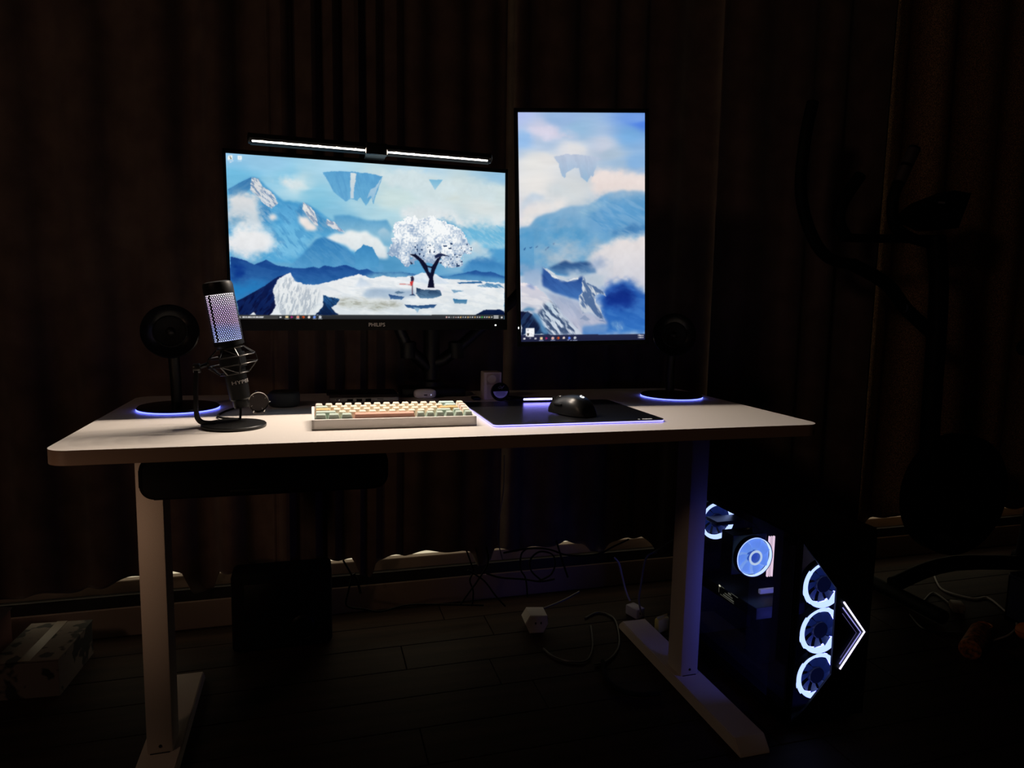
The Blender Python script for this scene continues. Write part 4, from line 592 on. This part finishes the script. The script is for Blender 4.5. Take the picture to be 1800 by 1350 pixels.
obj('buckle', box((0, -.003, .0016), (.018, .004, .003), .0008), chrome, wt, True)
pk = thing('smart_speaker', 'squat black puck speaker beside the keyboard', 'speaker', (.331, .412, .7))
obj('body', lathe([(0, 0), (.028, 0), (.0325, .004), (.0335, .012), (.0335, .0255), (.031, .0305), (.027, .032), (0, .032)], 48), mat('blue_grey_fabric', (.020, .028, .034), .7), pk, True)
obj('top_plate', lathe([(0, .0322), (.027, .0322), (.0265, .0335), (0, .0335)], 40), black, pk, True)
dkk = thing('docking_hub', 'flat silver hub with black ports behind the keyboard', 'hub', (.505, .445, .7))
obj('body', box((0, 0, .008), (.155, .05, .0145), .0025), mat('dull_silver', (.16, .15, .15), .4, .6), dkk, True)
for x in (-.0325, -.012, .008): obj('usb_port', box((x, -.0252, .0085), (.0125, .0012, .0058)), soft, dkk)
obj('card_slot', box((.035, -.0252, .0105), (.014, .0012, .0014)), soft, dkk)
obj('screw_ring', lathe([(.003, 0), (.0045, .0005), (.003, .001)], 16, frame_mtx((-.06, -.0255, .0085), (0, -1, 0))), chrome, dkk)
sl = thing('laptop_stand', 'thin black slab lying behind the silver hub', 'slab', (.505, .53, .7))
obj('slab', box((0, 0, .0125), (.165, .075, .005), .002), black, sl, True)
for sx in (-.07, .07): obj('riser', box((sx, 0, .005), (.012, .06, .01), .002), soft, sl, True)
eb = thing('earbuds_case', 'small white pebble earbuds case behind the keyboard', 'earbuds case', (.6535, .488, .7))
ebm = mat('white_gloss_shell', (.72, .68, .74), .22)
def pebble(z0, z1):
    bm = bmesh.new(); bmesh.ops.create_uvsphere(bm, u_segments=32, v_segments=16, radius=1)
    for v in bm.verts:
        p = v.co; f = lambda q, e_: math.copysign(abs(q)**e_, q)
        v.co = Vector((f(p.x, .62)*.0272, f(p.y, .7)*.0115, f(p.z, .6)*.0118+.0119))
    bmesh.ops.bisect_plane(bm, geom=list(bm.verts)+list(bm.edges)+list(bm.faces), plane_co=(0, 0, z0), plane_no=(0, 0, -1), clear_outer=True)
    bmesh.ops.bisect_plane(bm, geom=list(bm.verts)+list(bm.edges)+list(bm.faces), plane_co=(0, 0, z1), plane_no=(0, 0, 1), clear_outer=True)
    bmesh.ops.holes_fill(bm, edges=[e_ for e_ in bm.edges if e_.is_boundary], sides=0); return bm
obj('bottom_shell', pebble(-1, .0158), ebm, eb, True); obj('lid', pebble(.0161, 1), ebm, eb, True)
obj('charge_port', box((0, -.0113, .0098), (.0085, .001, .0026), .001), soft, eb)
obj('status_light', box((.0135, -.011, .0098), (.0018, .001, .0018)), emis('tiny_blue_light', (.6, .65, 1), 1.5), eb)
ad = thing('power_adapter', 'upright white adapter box with a round dial behind the mouse pad', 'adapter', (.812, .462, .7))
adm = mat('aged_white_plastic', (.50, .42, .37), .45)
obj('body', box((0, 0, .034), (.044, .04, .068), .003), adm, ad, True)
obj('recess_plate', box((.0005, -.0205, .050), (.033, .001, .026), .0004), mat('tan_plastic', (.34, .26, .22), .5), ad)
obj('lower_plate', box((.0005, -.0205, .02), (.033, .001, .03), .0004), adm, ad)
obj('dial', lathe([(0, 0), (.0112, 0), (.0112, .003), (.0095, .0042), (.0088, .003), (0, .0028)], 32, frame_mtx((-.003, -.021, .0515), (0, -1, 0))), adm, ad, True)
tn = thing('round_tin', 'small round black tin with a pale printed label leaning on the adapter box', 'tin', (.8235, .412, .7))
TM = frame_mtx((0, .004, .0228), (0, -1, .12), (1, 0, 0))
obj('tin_body', lathe([(0, -.0075), (.0205, -.0075), (.0222, -.006), (.0225, .003), (.0213, .0045), (.0196, .0042), (.0194, .0032), (0, .0032)], 48, TM), gloss, tn, True)
lp = [(.0182*math.cos(a), .0182*math.sin(a)-.0) for a in [PI+.12+(PI-.24)*i/20 for i in range(21)]]
bm = prism([(x, y+.0032) for x, y in lp], .0034, .0037); bmesh.ops.transform(bm, matrix=TM, verts=bm.verts)
obj('label', bm, mat('lilac_label', (.42, .40, .52), .5), tn)
for k, (y, w2) in enumerate(((.0012, .014), (-.002, .011), (-.0052, .012), (-.0085, .009))):
    obj('print_line', box((0, y, .0039), (w2*2, .0011, .0002), 0, 2, TM), mat('navy_print', (.05, .05, .12), .5), tn)
for k, (x, y, a) in enumerate(((-.004, .011, .9), (.001, .0125, -.9), (.004, .009, 1.2), (-.001, .0085, .3), (.007, .0125, .8))):
    obj('print_stroke', box((0, 0, .0035), (.006, .0009, .0002), 0, 2, TM @ Matrix.Translation((x, y, 0)) @ Matrix.Rotation(a, 4, 'Z')), greyp, tn)
tag(obj('usb_stick', box((.772, .45, .7035), (.018, .03, .007), .002), black, smooth=True), 'tiny black usb stick left of the adapter box', 'usb stick')
tag(obj('cable', tube(spline([(.845, .425, .7035), (.87, .435, .703), (.9, .44, .703), (.865, .47, .703), (.845, .5, .703), (.83, .55, .703)], 6), .0022, 8), soft, smooth=True), 'black cable looped on the desk behind the round tin', 'cable')
# ------------------------------------------------------------------ gaming computer
pc = thing('computer_tower', 'black glass-sided computer tower with blue-white ring fans on the floor', 'computer', (1.495, .25, 0))
PCX, PCY = 1.495, .25
def pm(bm): bmesh.ops.translate(bm, verts=bm.verts, vec=(-PCX, -PCY, 0)); return bm
cm = mat('case_metal', (.005, .005, .006), .5, .2)
glass = bpy.data.materials.new('tinted_glass'); glass.use_nodes = True; nt = glass.node_tree; nt.nodes.clear()
o_ = nt.nodes.new('ShaderNodeOutputMaterial'); mx = nt.nodes.new('ShaderNodeMixShader'); tr = nt.nodes.new('ShaderNodeBsdfTransparent'); gl = nt.nodes.new('ShaderNodeBsdfGlossy')
fr = nt.nodes.new('ShaderNodeFresnel'); fr.inputs[0].default_value = 1.45; gl.inputs['Roughness'].default_value = .02; tr.inputs[0].default_value = (.82, .85, .9, 1)
gb = nt.nodes.new('ShaderNodeNewGeometry'); ml = nt.nodes.new('ShaderNodeMath'); ml.operation = 'MULTIPLY_ADD'; ml.inputs[1].default_value = -1; ml.inputs[2].default_value = 1; nt.links.new(gb.outputs['Backfacing'], ml.inputs[0]); m2 = nt.nodes.new('ShaderNodeMath'); m2.operation = 'MULTIPLY'; nt.links.new(ml.outputs[0], m2.inputs[0]); nt.links.new(fr.outputs[0], m2.inputs[1]); nt.links.new(m2.outputs[0], mx.inputs[0]); nt.links.new(tr.outputs[0], mx.inputs[1]); nt.links.new(gl.outputs[0], mx.inputs[2]); nt.links.new(mx.outputs[0], o_.inputs[0])
X0, X1, Y0, Y1, Z0, Z1 = 1.39, 1.60, .04, .46, .012, .452
obj('chassis', pm(add_box(add_box(add_box(add_box(bmesh.new(), (1.495, .25, Z0+.004), (.21, .42, .008)), (1.495, .25, Z1-.004), (.21, .42, .008)), (1.598, .25, .232), (.004, .42, .44)), (1.495, .458, .232), (.21, .004, .44))), cm, pc)
bm = bmesh.new()
for c, s in (((1.392, .07, .232), (.004, .07, .44)), ((1.392, .25, .4395), (.004, .42, .026)), ((1.392, .45, .232), (.004, .02, .44)), ((1.392, .25, .03), (.004, .42, .03))): add_box(bm, c, s)
bpy_left = obj('side_frame', pm(bm), cm, pc)
obj('side_glass', pm(box((1.3893, .25, .232), (.0012, .41, .43))), glass, pc)
FP = [(1.405, .450), (1.405, .432), (1.444, .388), (1.501, .321), (1.504, .12), (1.44, .047), (1.405, .02), (1.405, .0135), (1.60, .0135), (1.60, .450)]
obj('front_panel', pm(prism(FP, .036, .041, 'y')), cm, pc)
obj('front_pillar', pm(box((1.3975, .0385, .232), (.015, .005, .436))), cm, pc)
obj('front_glass', pm(box((1.495, .0345, .232), (.206, .0015, .43))), glass, pc)
for x, y in ((1.41, .07), (1.58, .07), (1.41, .43), (1.58, .43)): obj('foot', pm(lathe([(0, 0), (.012, 0), (.014, .0125), (0, .0125)], 16, Matrix.Translation((x, y, 0)))), soft, pc)
ringm = emis('fan_ring_light', (.45, .56, 1), 2.1)
backm = emis('leg_fill_blue', (.12, .13, 1), 14)  # glow added behind the fans to throw blue onto the right leg
blm = mat('ring_lit_fan_blade', (.02, .03, .10), .4, 0, (.03, .07, .45), .16)  # ring light put into blades and hub as a dim glow
hubm = mat('fan_hub', (.01, .012, .03), .4, 0, (.02, .04, .3), .06)
def fan(cx, cy, cz, R, nm, bm_, hm, seg=True, nb=9, hub=.02, ringw=.009):
    M_ = frame_mtx((cx, cy, cz), (0, -1, 0), (1, 0, 0)); fr_ = bmesh.new()
    f = obj(nm, pm(add_lathe(fr_, [(R+.001, -.012), (R+.003, -.012), (R+.003, .002), (R+.001, .002)], 48, M_)), cm, pc, True)
    b = bmesh.new()
    n = 72
    for i in range(n):
        a0, a1 = 2*PI*i/n, 2*PI*(i+1)/n; am = math.degrees((a0+a1)/2) % 360
        ro = R+(.0035 if seg and (140 < am < 222) else 0); ri = R-ringw
        if seg and (100 < am < 140): ro = R-.001; ri = R-ringw+.001
        vs = [b.verts.new(M_ @ Vector((r*math.cos(a), r*math.sin(a), z))) for a, r, z in ((a0, ri, .003), (a1, ri, .003), (a1, ro, .003), (a0, ro, .003), (a0, ri-.001, -.006), (a1, ri-.001, -.006))]
        b.faces.new(vs[:4]); b.faces.new((vs[0], vs[1], vs[5], vs[4]))
    bk_ = bmesh.new()
    for i in range(36):
        a0, a1 = 2*PI*i/36, 2*PI*(i+1)/36
        bk_.faces.new([bk_.verts.new(M_ @ Vector((r*math.cos(a), r*math.sin(a), -.0125))) for a, r in ((a0, R-ringw), (a1, R-ringw), (a1, R), (a0, R))])
    obj('light_ring', pm(b), ringm, f)
    if seg: obj('leg_fill_ring', pm(bk_), backm, f)
    else: bk_.free()
    b = bmesh.new()
    for i in range(nb):
        a = 2*PI*i/nb; pts = []
        for r in (hub, (hub+R-ringw)/2, R-ringw-.002):
            sw = .5*(r-hub)/R
            for da, z in ((0, -.001), (2*PI/nb*.86, -.007)): pts.append(b.verts.new(M_ @ Vector((r*math.cos(a+da+sw), r*math.sin(a+da+sw), z))))
        b.faces.new((pts[0], pts[1], pts[3], pts[2])); b.faces.new((pts[2], pts[3], pts[5], pts[4]))
    obj('blades', pm(b), bm_, f, True)
    obj('hub', pm(lathe([(0, .001), (hub-.001, .001), (hub, -.001), (hub, -.01)], 32, M_)), hm, f, True)
    return f
for cz in (.318, .209, .100):
    fan(1.496, .07, cz, .0545, 'intake_fan', blm, hubm)
    M_ = frame_mtx((1.496, .055, cz), (0, -1, 0), (1, 0, 0))
    b = bmesh.new()
    for i in range(6):
        a0, a1 = math.radians(176+i*2.6), math.radians(178.6+i*2.6); w_ = .0026*math.sin(PI*(i+.5)/6)+.0006
        b.faces.new([b.verts.new(M_ @ Vector((r*math.cos(a), r*math.sin(a), 0))) for a, r in ((a0, .0675-w_), (a1, .0675-w_), (a1, .0675+w_*.3), (a0, .0675+w_*.3))])
    obj('ring_reflection', pm(b), ringm, pc)  # glowing slivers stand in for ring reflections in the side glass
fan(1.448, .428, .357, .052, 'exhaust_fan', blm, hubm, False)
cooler = fan(1.455, .268, .312, .050, 'cooler_fan', mat('lit_frosted_blade', (.2, .3, .5), .5, 0, (.20, .42, 1), .70), mat('lit_hub', (.05, .1, .3), .4, 0, (.04, .12, .55), .6), False, 7, .017, .0004)
M_ = frame_mtx((1.455, .2655, .312), (0, -1, 0), (1, 0, 0))
obj('hub_ring', pm(lathe([(.0135, .004), (.0195, .0035)], 40, M_)), emis('hub_ring_light', (.7, .84, 1), 1.0), cooler, True)
b = bmesh.new(); oc = [(.0515*math.cos(PI/8+i*PI/4), .0515*math.sin(PI/8+i*PI/4), -.010) for i in range(8)]; b.faces.new([b.verts.new(M_ @ Vector(p)) for p in oc])
obj('fan_backlight', pm(b), mat('lit_frosted_back', (.1, .15, .3), .5, 0, (.34, .56, 1), .72), cooler)
obj('heat_sink', pm(box((1.455, .315, .312), (.1, .05, .104), .002)), cm, pc)
obj('cooler_shroud', pm(box((1.445, .385, .372), (.085, .05, .01), .001)), mat('dark_steel', (.04, .045, .06), .35, .6), pc)
for k, (x, st) in enumerate(((1.5135, 1.2), (1.5205, .9), (1.527, 1.2))):
    obj('memory_stick', pm(box((x, .29, .3), (.0032, .006, .108), .001)), mat('memory_light_'+str(k), (.1, .1, .1), .5, 0, (1, .70, .78), st), pc, label='pink-white glowing memory stick')
obj('mainboard', pm(box((1.585, .28, .25), (.003, .3, .3))), cm, pc)
gp = obj('graphics_card', pm(box((1.475, .30, .2), (.14, .24, .03), .004, 2, Matrix.Translation((1.475, .3, .2)) @ Matrix.Rotation(math.radians(-3), 4, 'X') @ Matrix.Translation((-1.475, -.3, -.2)))), cm, pc, True)
LM = frame_mtx((1.4035, .288, .205), (-1, 0, 0), (0, -1, 0)) @ Matrix.Rotation(0, 4, 'Z')
gold = mat('gold_print', (.35, .33, .24), .4, .3, (.9, .85, .6), .10)
for c, s in (((-.047, .0, .0), (.0012, .018, .0004)), ((-.036, .011, 0), (.024, .0012, .0004)), ((.02, .011, 0), (.03, .0012, .0004)), ((-.01, -.011, 0), (.06, .0012, .0004)), ((-.004, -.0062, 0), (.046, .003, .0004)), ((-.004, .0, 0), (.034, .002, .0004)), ((.0, .0062, 0), (.012, .004, .0004))):
    obj('gold_mark', pm(box(c, s, 0, 2, LM)), gold, gp)
obj('corner_glint', pm(box((-.044, .010, .0004), (.007, .004, .0004), 0, 2, LM)), emis('warm_glint', (1, .9, .6), 1.0), gp)
wp = mat('white_part', (.5, .48, .55), .4, 0, (.6, .55, .85), .12)  # small white parts; their grey reflections are put in as a faint glow
obj('reflection_block', pm(box((1.485, .25, .228), (.045, .01, .012), .002)), wp, pc, True); obj('reflection_block', pm(box((1.492, .25, .206), (.03, .01, .012), .002)), wp, pc, True)
obj('blue_glint', pm(box((1.4985, .25, .166), (.006, .004, .018), .001)), emis('blue_indicator', (.25, .35, 1), .9), pc)
# arrow-shaped light on the front; dimmer inner copies stand in for its reflections
for k, (dx, st, col) in enumerate(((0, 1.5, (.80, .74, 1)), (-.010, .75, (.42, .40, 1)), (-.022, .14, (.40, .35, 1)))):
    sh = abs(dx); P0 = (1.521, .289-sh*.45); P1 = (1.584+dx, .2125); P2 = (1.524, .131+sh*1.25)
    if k: P0 = (1.519, P0[1]-.008*k); P2 = (1.521+.001*k, P2[1])
    obj('arrow_light_and_reflection', pm(tube([(P0[0], .0335, P0[1]), (P1[0], .0335, P1[1]), (P2[0], .0335, P2[1])], (.0022, .0013, .0008)[k], 6)), emis('arrow_light_and_reflection_'+str(k), col, st), pc)
# ------------------------------------------------------------------ things on the floor
sw = thing('subwoofer', 'plain black subwoofer cube on the floor under the desk', 'subwoofer', (.307, .722, 0))
obj('cabinet', box((0, 0, .111), (.255, .085, .214), .012, 3), soft, sw, True)
obj('bass_port', lathe([(.0, .006), (.026, .006), (.03, 0), (.034, -.002), (.036, 0)], 32, frame_mtx((.05, -.0435, .06), (0, -1, 0))), black, sw, True)
obj('grille', box((-.03, -.0445, .14), (.13, .003, .1), .001), black, sw, True)
for x in (-.1, .1):
    for y in (-.025, .025): obj('foot', lathe([(0, 0), (.012, 0), (.012, .0045), (0, .0045)], 12, Matrix.Translation((x, y, 0))), soft, sw)
card = mix_noise(mat('printed_cardboard', (.3, .25, .2), .8), (.02, .02, .02), (.17, .14, .12), (1, 1, 1), 22, 2, .42, .47)
b1 = thing('cardboard_box', 'low pale printed cardboard box on the floor left of the desk leg', 'box', (-.247, .685, 0), (0, 0, -.08))
obj('carton', box((0, 0, .044), (.14, .2, .088), .001), card, b1); obj('lid', box((0, 0, .09), (.144, .204, .004), .001), card, b1); obj('tape_strip', box((0, 0, .0926), (.025, .205, .0006)), mat('brown_tape', (.15, .1, .06), .4), b1)
b2 = thing('cardboard_box', 'taller dull red box at the left picture edge below the curtain', 'box', (-.415, .66, 0))
redc = mat('dull_red_card', (.12, .04, .035), .8)
obj('carton', box((0, 0, .075), (.15, .19, .15), .001), redc, b2)
for s in (-1, 1): obj('flap', box((s*.04, 0, .154), (.078, .19, .002), 0, 2, Matrix.Translation((s*.078, 0, .154)) @ Matrix.Rotation(s*.18, 4, 'Y') @ Matrix.Translation((-s*.078, 0, -.154))), mat('grey_card', (.11, .10, .10), .8), b2)
so = thing('socket_cube', 'white faceted socket cube on the floor under the desk', 'power socket', (1.0, .635, 0), (0, 0, -.1))
obj('body', prism([(-.02, 0), (.02, 0), (.033, .026), (.03, .05), (-.02, .053), (-.034, .03)], -.03, .03, 'y', .002), white, so, True)
for p in ((-.004, .03), (.012, .03)): obj('socket_hole', box((p[0], -.0305, p[1]), (.004, .001, .006)), soft, so)
ps = thing('power_strip', 'small violet-lit white plug block at the far end of the right desk foot', 'power strip', (1.322, .64, 0), (0, 0, .3))
obj('body', box((0, 0, .016), (.034, .05, .03), .004), mat('violet_lit_white_plastic', (.4, .38, .55), .4), ps, True); obj('socket_hole', box((0, -.0255, .018), (.01, .001, .008)), soft, ps)  # violet light is put into the white plastic's colour
yb = thing('plastic_packet', 'yellow plastic packet on the floor behind the right desk leg', 'packet', (1.352, .53, 0), (0, 0, .3))
obj('bag', box((0, 0, .022), (.045, .02, .043), .007), mat('yellow_plastic', (.62, .58, .16), .45), yb, True); obj('crimped_edge', box((0, 0, .046), (.042, .003, .006), .001), mat('yellow_plastic', (0, 0, 0)), yb)
CM = {'k': soft, 'd': mat('charcoal_rubber', (.03, .03, .032), .4), 'g': mat('grey_cable_jacket', (.16, .15, .15), .4), 'w': mat('white_cable_jacket', (.45, .43, .42), .4)}
CABLES = [('black power cable sagging along the floor below the left curtain hem','k',0.0028,[(0.467,0.74,0.212),(0.485,0.74,0.177),(0.49,0.74,0.16),(0.48,0.74,0.119),(0.476,0.74,0.078),(0.524,0.74,0.063),(0.571,0.74,0.051),(0.653,0.74,0.062),(0.787,0.74,0.048),(0.873,0.74,0.037)]),('short thick black cable end dangling left of the grey tangle','k',0.004,[(0.496,0.75,0.167),(0.506,0.75,0.143),(0.515,0.75,0.107)]),('black cable dropping in a wavy line through the knot of cords','k',0.0026,[(0.819,0.74,0.211),(0.833,0.74,0.171),(0.84,0.74,0.144),(0.83,0.74,0.119),(0.841,0.74,0.083),(0.838,0.74,0.039)]),('black cable slanting down left from the knot of cords','k',0.0026,[(0.876,0.73,0.22),(0.882,0.73,0.171),(0.852,0.73,0.121),(0.825,0.73,0.085),(0.798,0.73,0.049)]),('black cable slanting down right from the knot of cords','k',0.0026,[(0.822,0.735,0.153),(0.871,0.735,0.117),(0.906,0.735,0.069),(0.939,0.735,0.029)]),('thin grey cable hanging from the desktop underside','g',0.0015,[(0.86,0.5,0.548),(0.86,0.5,0.458),(0.848,0.5,0.368),(0.848,0.5,0.323),(0.862,0.5,0.268)]),('black cable running level in front of the wall ledge','k',0.0028,[(0.875,0.72,0.144),(0.919,0.72,0.127),(0.99,0.72,0.115),(1.044,0.72,0.103),(1.089,0.72,0.106)]),('long black cable swagging under the right curtain hem','k',0.0028,[(0.926,0.72,0.202),(1.005,0.72,0.209),(1.068,0.72,0.201),(1.133,0.72,0.177),(1.227,0.72,0.173),(1.283,0.72,0.194),(1.331,0.72,0.212)]),('black cable coiled into an upright loop under the desk','k',0.0028,[(1.056,0.73,0.098),(1.019,0.73,0.132),(1.013,0.73,0.168),(1.041,0.73,0.192),(1.081,0.73,0.182),(1.093,0.73,0.152),(1.08,0.73,0.117),(1.038,0.73,0.099)]),('black cable hanging in a tall loop left of the upright coil','k',0.0026,[(0.996,0.72,0.208),(0.981,0.72,0.192),(0.98,0.72,0.148),(0.997,0.72,0.115),(1.004,0.72,0.057)]),('black cable pair of strands falling beside the upright coil','k',0.003,[(1.087,0.71,0.231),(1.102,0.71,0.185),(1.118,0.71,0.139),(1.128,0.71,0.112)]),('pale grey cable running up right from the white socket cube','g',0.0028,[(1.017,0.66,0.041),(1.069,0.66,0.055),(1.114,0.66,0.071),(1.147,0.66,0.086)]),('white cable arching down beside the right desk leg','w',0.0028,[(1.237,0.62,0.198),(1.252,0.62,0.18),(1.263,0.62,0.144),(1.278,0.62,0.093),(1.293,0.62,0.06)]),('light grey cable rising behind the right desk leg','g',0.003,[(1.418,0.6,0.245),(1.365,0.6,0.216),(1.329,0.6,0.194),(1.316,0.6,0.112),(1.312,0.6,0.068),(1.324,0.6,0.022)]),('dark grey cable looped on the floor left of the right desk foot','d',0.003,[(1.19,0.653,0.004),(1.244,0.679,0.004),(1.273,0.633,0.004),(1.243,0.53,0.004),(1.204,0.456,0.004),(1.151,0.408,0.004),(1.112,0.399,0.004)]),('dark grey cable curving over the floor under the desk middle','d',0.0026,[(0.985,0.511,0.004),(0.999,0.46,0.004),(1.035,0.427,0.004),(1.078,0.426,0.004),(1.122,0.493,0.004),(1.162,0.604,0.004)]),('thick black cable bowed across the floor beside the right desk foot','k',0.006,[(1.138,0.405,0.007),(1.113,0.326,0.007),(1.123,0.27,0.007),(1.161,0.24,0.007),(1.212,0.233,0.007)]),('white charging cable winding over the floor right of the computer','w',0.0028,[(2.556,0.72,0.004),(2.474,0.633,0.004),(2.426,0.556,0.004),(2.463,0.483,0.004),(2.518,0.479,0.004),(2.489,0.407,0.004),(2.431,0.312,0.004),(2.338,0.261,0.004),(2.252,0.244,0.004)]),('pale cable leading to the white plug on the right floor','g',0.0028,[(2.192,0.487,0.004),(2.272,0.502,0.004),(2.371,0.551,0.004),(2.355,0.482,0.004),(2.325,0.43,0.004)]),('dark cable in a shallow bend in front of the white plug','d',0.0028,[(2.158,0.438,0.004),(2.118,0.355,0.004),(2.152,0.321,0.004),(2.21,0.303,0.004)])]

for lab, col, r, pts in CABLES:
    if 'right desk foot' in lab: pts = [(x-.025, y, z) for x, y, z in pts]
    tag(obj('cable', tube(spline(pts, 5), r, 6), CM[col], smooth=True), lab, 'cable')
wpz = thing('wall_plug', 'white plug lying on the floor amid cables at the right', 'plug', (2.335, .43, 0), (0, 0, -.6))
obj('body', box((0, 0, .014), (.036, .05, .026), .006), mat('beige_plastic', (.4, .34, .27), .5), wpz, True)
for s in (-.008, .008): obj('prong', box((s, -.032, .014), (.002, .016, .006)), chrome, wpz)
bt = thing('bottle', 'orange mesh-patterned bottle lying on the floor at the right', 'bottle', (2.09, .182, 0), (0, 0, math.radians(30)))
BM = frame_mtx((0, 0, .028), (1, 0, 0), (0, 1, 0))
om = mix_noise(mat('orange_mottled', (.4, .12, .03), .5), (.05, .025, .015), (.5, .16, .04), (1, 1, 1), 90, 2)
obj('body', lathe([(0, 0), (.022, 0), (.027, .004), (.027, .15), (.02, .17), (.013, .178), (0, .178)], 32, BM), om, bt, True)
obj('cap', lathe([(.014, .176), (.015, .178), (.015, .198), (0, .2)], 24, BM), mat('orange_cap', (.55, .17, .03), .45), bt, True)
obj('carry_loop', tube([(.2+.018*math.cos(a*PI/8)+.012, .018*math.sin(a*PI/8), .028) for a in range(16)], .0022, 6, True), mat('orange_cap', (0, 0, 0)), bt, True)
ba = thing('ball', 'small orange ball on the floor at the right picture edge', 'ball', (2.36, .235, 0))
obj('ball_skin', lathe([(.024*math.sin(PI*i/16), .024-.024*math.cos(PI*i/16)) for i in range(17)], 24), mat('orange_cap', (0, 0, 0)), ba, True)
obj('ball_seam', tube([(.0242*math.cos(a*PI/16), .0242*math.sin(a*PI/16), .024) for a in range(32)], .0006, 5, True), soft, ba)
# ------------------------------------------------------------------ exercise bike
bk = thing('exercise_bike', 'black exercise bike with pulse-grip handlebars against the right curtain', 'exercise bike', (2.33, .55, 0))
BX, BY = 2.33, .55
def bb(bm): bmesh.ops.translate(bm, verts=bm.verts, vec=(-BX, -BY, 0)); return bb_(bm)
def bb_(bm): return bm
bkm = mat('bike_black', (.0025, .0025, .0025), .6, spec=.1)
for x in (2.2, 2.95):
    obj('floor_bar', bb(tube([(x, .36, .025), (x, .72, .025)], .022, 12)), bkm, bk, True)
obj('main_beam', bb(tube(spline([(2.2, .55, .05), (2.45, .55, .1), (2.95, .55, .05)], 5), .025, 12)), bkm, bk, True)
obj('flywheel_cover', bb(lathe([(0, -.04), (.17, -.04), (.2, -.025), (.2, .025), (.17, .04), (0, .04)], 48, frame_mtx((2.42, .55, .34), (0, 1, 0), (1, 0, 0)))), bkm, bk, True)
obj('front_post', bb(tube(spline([(2.3, .55, .4), (2.3, .56, .7), (2.31, .58, 1.0), (2.3, .6, 1.17)], 5), .028, 14)), bkm, bk, True)
obj('tension_knob', bb(lathe([(0, 0), (.016, 0), (.019, .008), (.016, .022), (0, .024)], 16, frame_mtx((2.2, .59, .95), (-1, -.3, -.2), (0, 1, 0)))), rodm, bk, True)
obj('lower_arm', bb(tube(spline([(1.985, .6, 1.075), (2.12, .6, 1.02), (2.2, .59, .94), (2.3, .57, .86)], 5), .02, 12)), bkm, bk, True)
obj('cross_bar', bb(tube([(1.94, .6, 1.153), (2.12, .6, 1.158), (2.33, .6, 1.167)], .013, 12)), bkm, bk, True)
obj('outer_handlebar', bb(tube(spline([(1.79, .585, 1.53), (1.772, .585, 1.42), (1.775, .59, 1.27), (1.83, .595, 1.15), (1.9, .6, 1.09), (1.985, .6, 1.075)], 5), .017, 12)), bkm, bk, True)
obj('inner_handlebar', bb(tube(spline([(2.133, .6, 1.322), (2.12, .6, 1.27), (2.135, .6, 1.2), (2.2, .6, 1.165), (2.3, .6, 1.15)], 5), .017, 12)), bkm, bk, True)
obj('side_grip', bb(tube(spline([(1.99, .6, 1.34), (1.935, .6, 1.26), (1.925, .6, 1.2), (1.955, .6, 1.156)], 4), .018, 12)), bkm, bk, True)
g0, g1 = Vector((2.133, .6, 1.322)), Vector((2.186, .6, 1.437))
gr = obj('grip', bb(tube([g0, g0.lerp(g1, .5), g1], .0175, 16)), bkm, bk, True)
for a, b_ in ((.06, .46), (.54, .94)): obj('pulse_plate', bb(tube([g0.lerp(g1, a), g0.lerp(g1, b_)], .0185, 20)), mat('dull_steel', (.20, .16, .15), .35, .8), gr, True)
obj('console', bb(prism([(2.16, 1.228), (2.225, 1.275), (2.33, 1.315), (2.40, 1.31), (2.36, 1.2), (2.26, 1.19), (2.2, 1.21)], .57, .64, 'y', .005)), bkm, bk, True)
obj('console_badge', bb(box((2.277, .5685, 1.273), (.024, .002, .006), 0, 2)), mat('grey_badge', (.25, .25, .25), .5), bk)
obj('seat_post', bb(tube([(2.75, .55, .1), (2.83, .55, .78)], .02, 12)), bkm, bk, True)
obj('seat', bb(box((2.85, .55, .82), (.26, .18, .06), .028, 4)), bkm, bk, True)
for s in (-1, 1):
    pd_ = obj('crank', bb(tube([(2.42, .55+s*.06, .34), (2.42+s*.1, .55+s*.06, .24)], .01, 8)), bkm, bk, True)
    obj('pedal', bb(box((2.42+s*.1, .55+s*.11, .235), (.08, .08, .02), .005)), bkm, pd_, True)
# storage crate at the right edge
cr_ = thing('storage_crate', 'dark blue storage crate on the floor at the right picture edge', 'crate', (2.56, .2, 0))
obj('crate_body', add_box(add_box(add_box(add_box(add_box(bmesh.new(), (0, 0, .006), (.26, .3, .012)), (-.127, 0, .07), (.006, .3, .14)), (.127, 0, .07), (.006, .3, .14)), (0, -.147, .07), (.26, .006, .14)), (0, .147, .07), (.26, .006, .14)), mat('navy_plastic', (.01, .015, .05), .4), cr_)
obj('rim', tube([(p[0], p[1], .142) for p in rrect(-.132, -.152, .132, .152, .02, 4)], .006, 6, True), mat('navy_plastic', (0, 0, 0)), cr_, True)
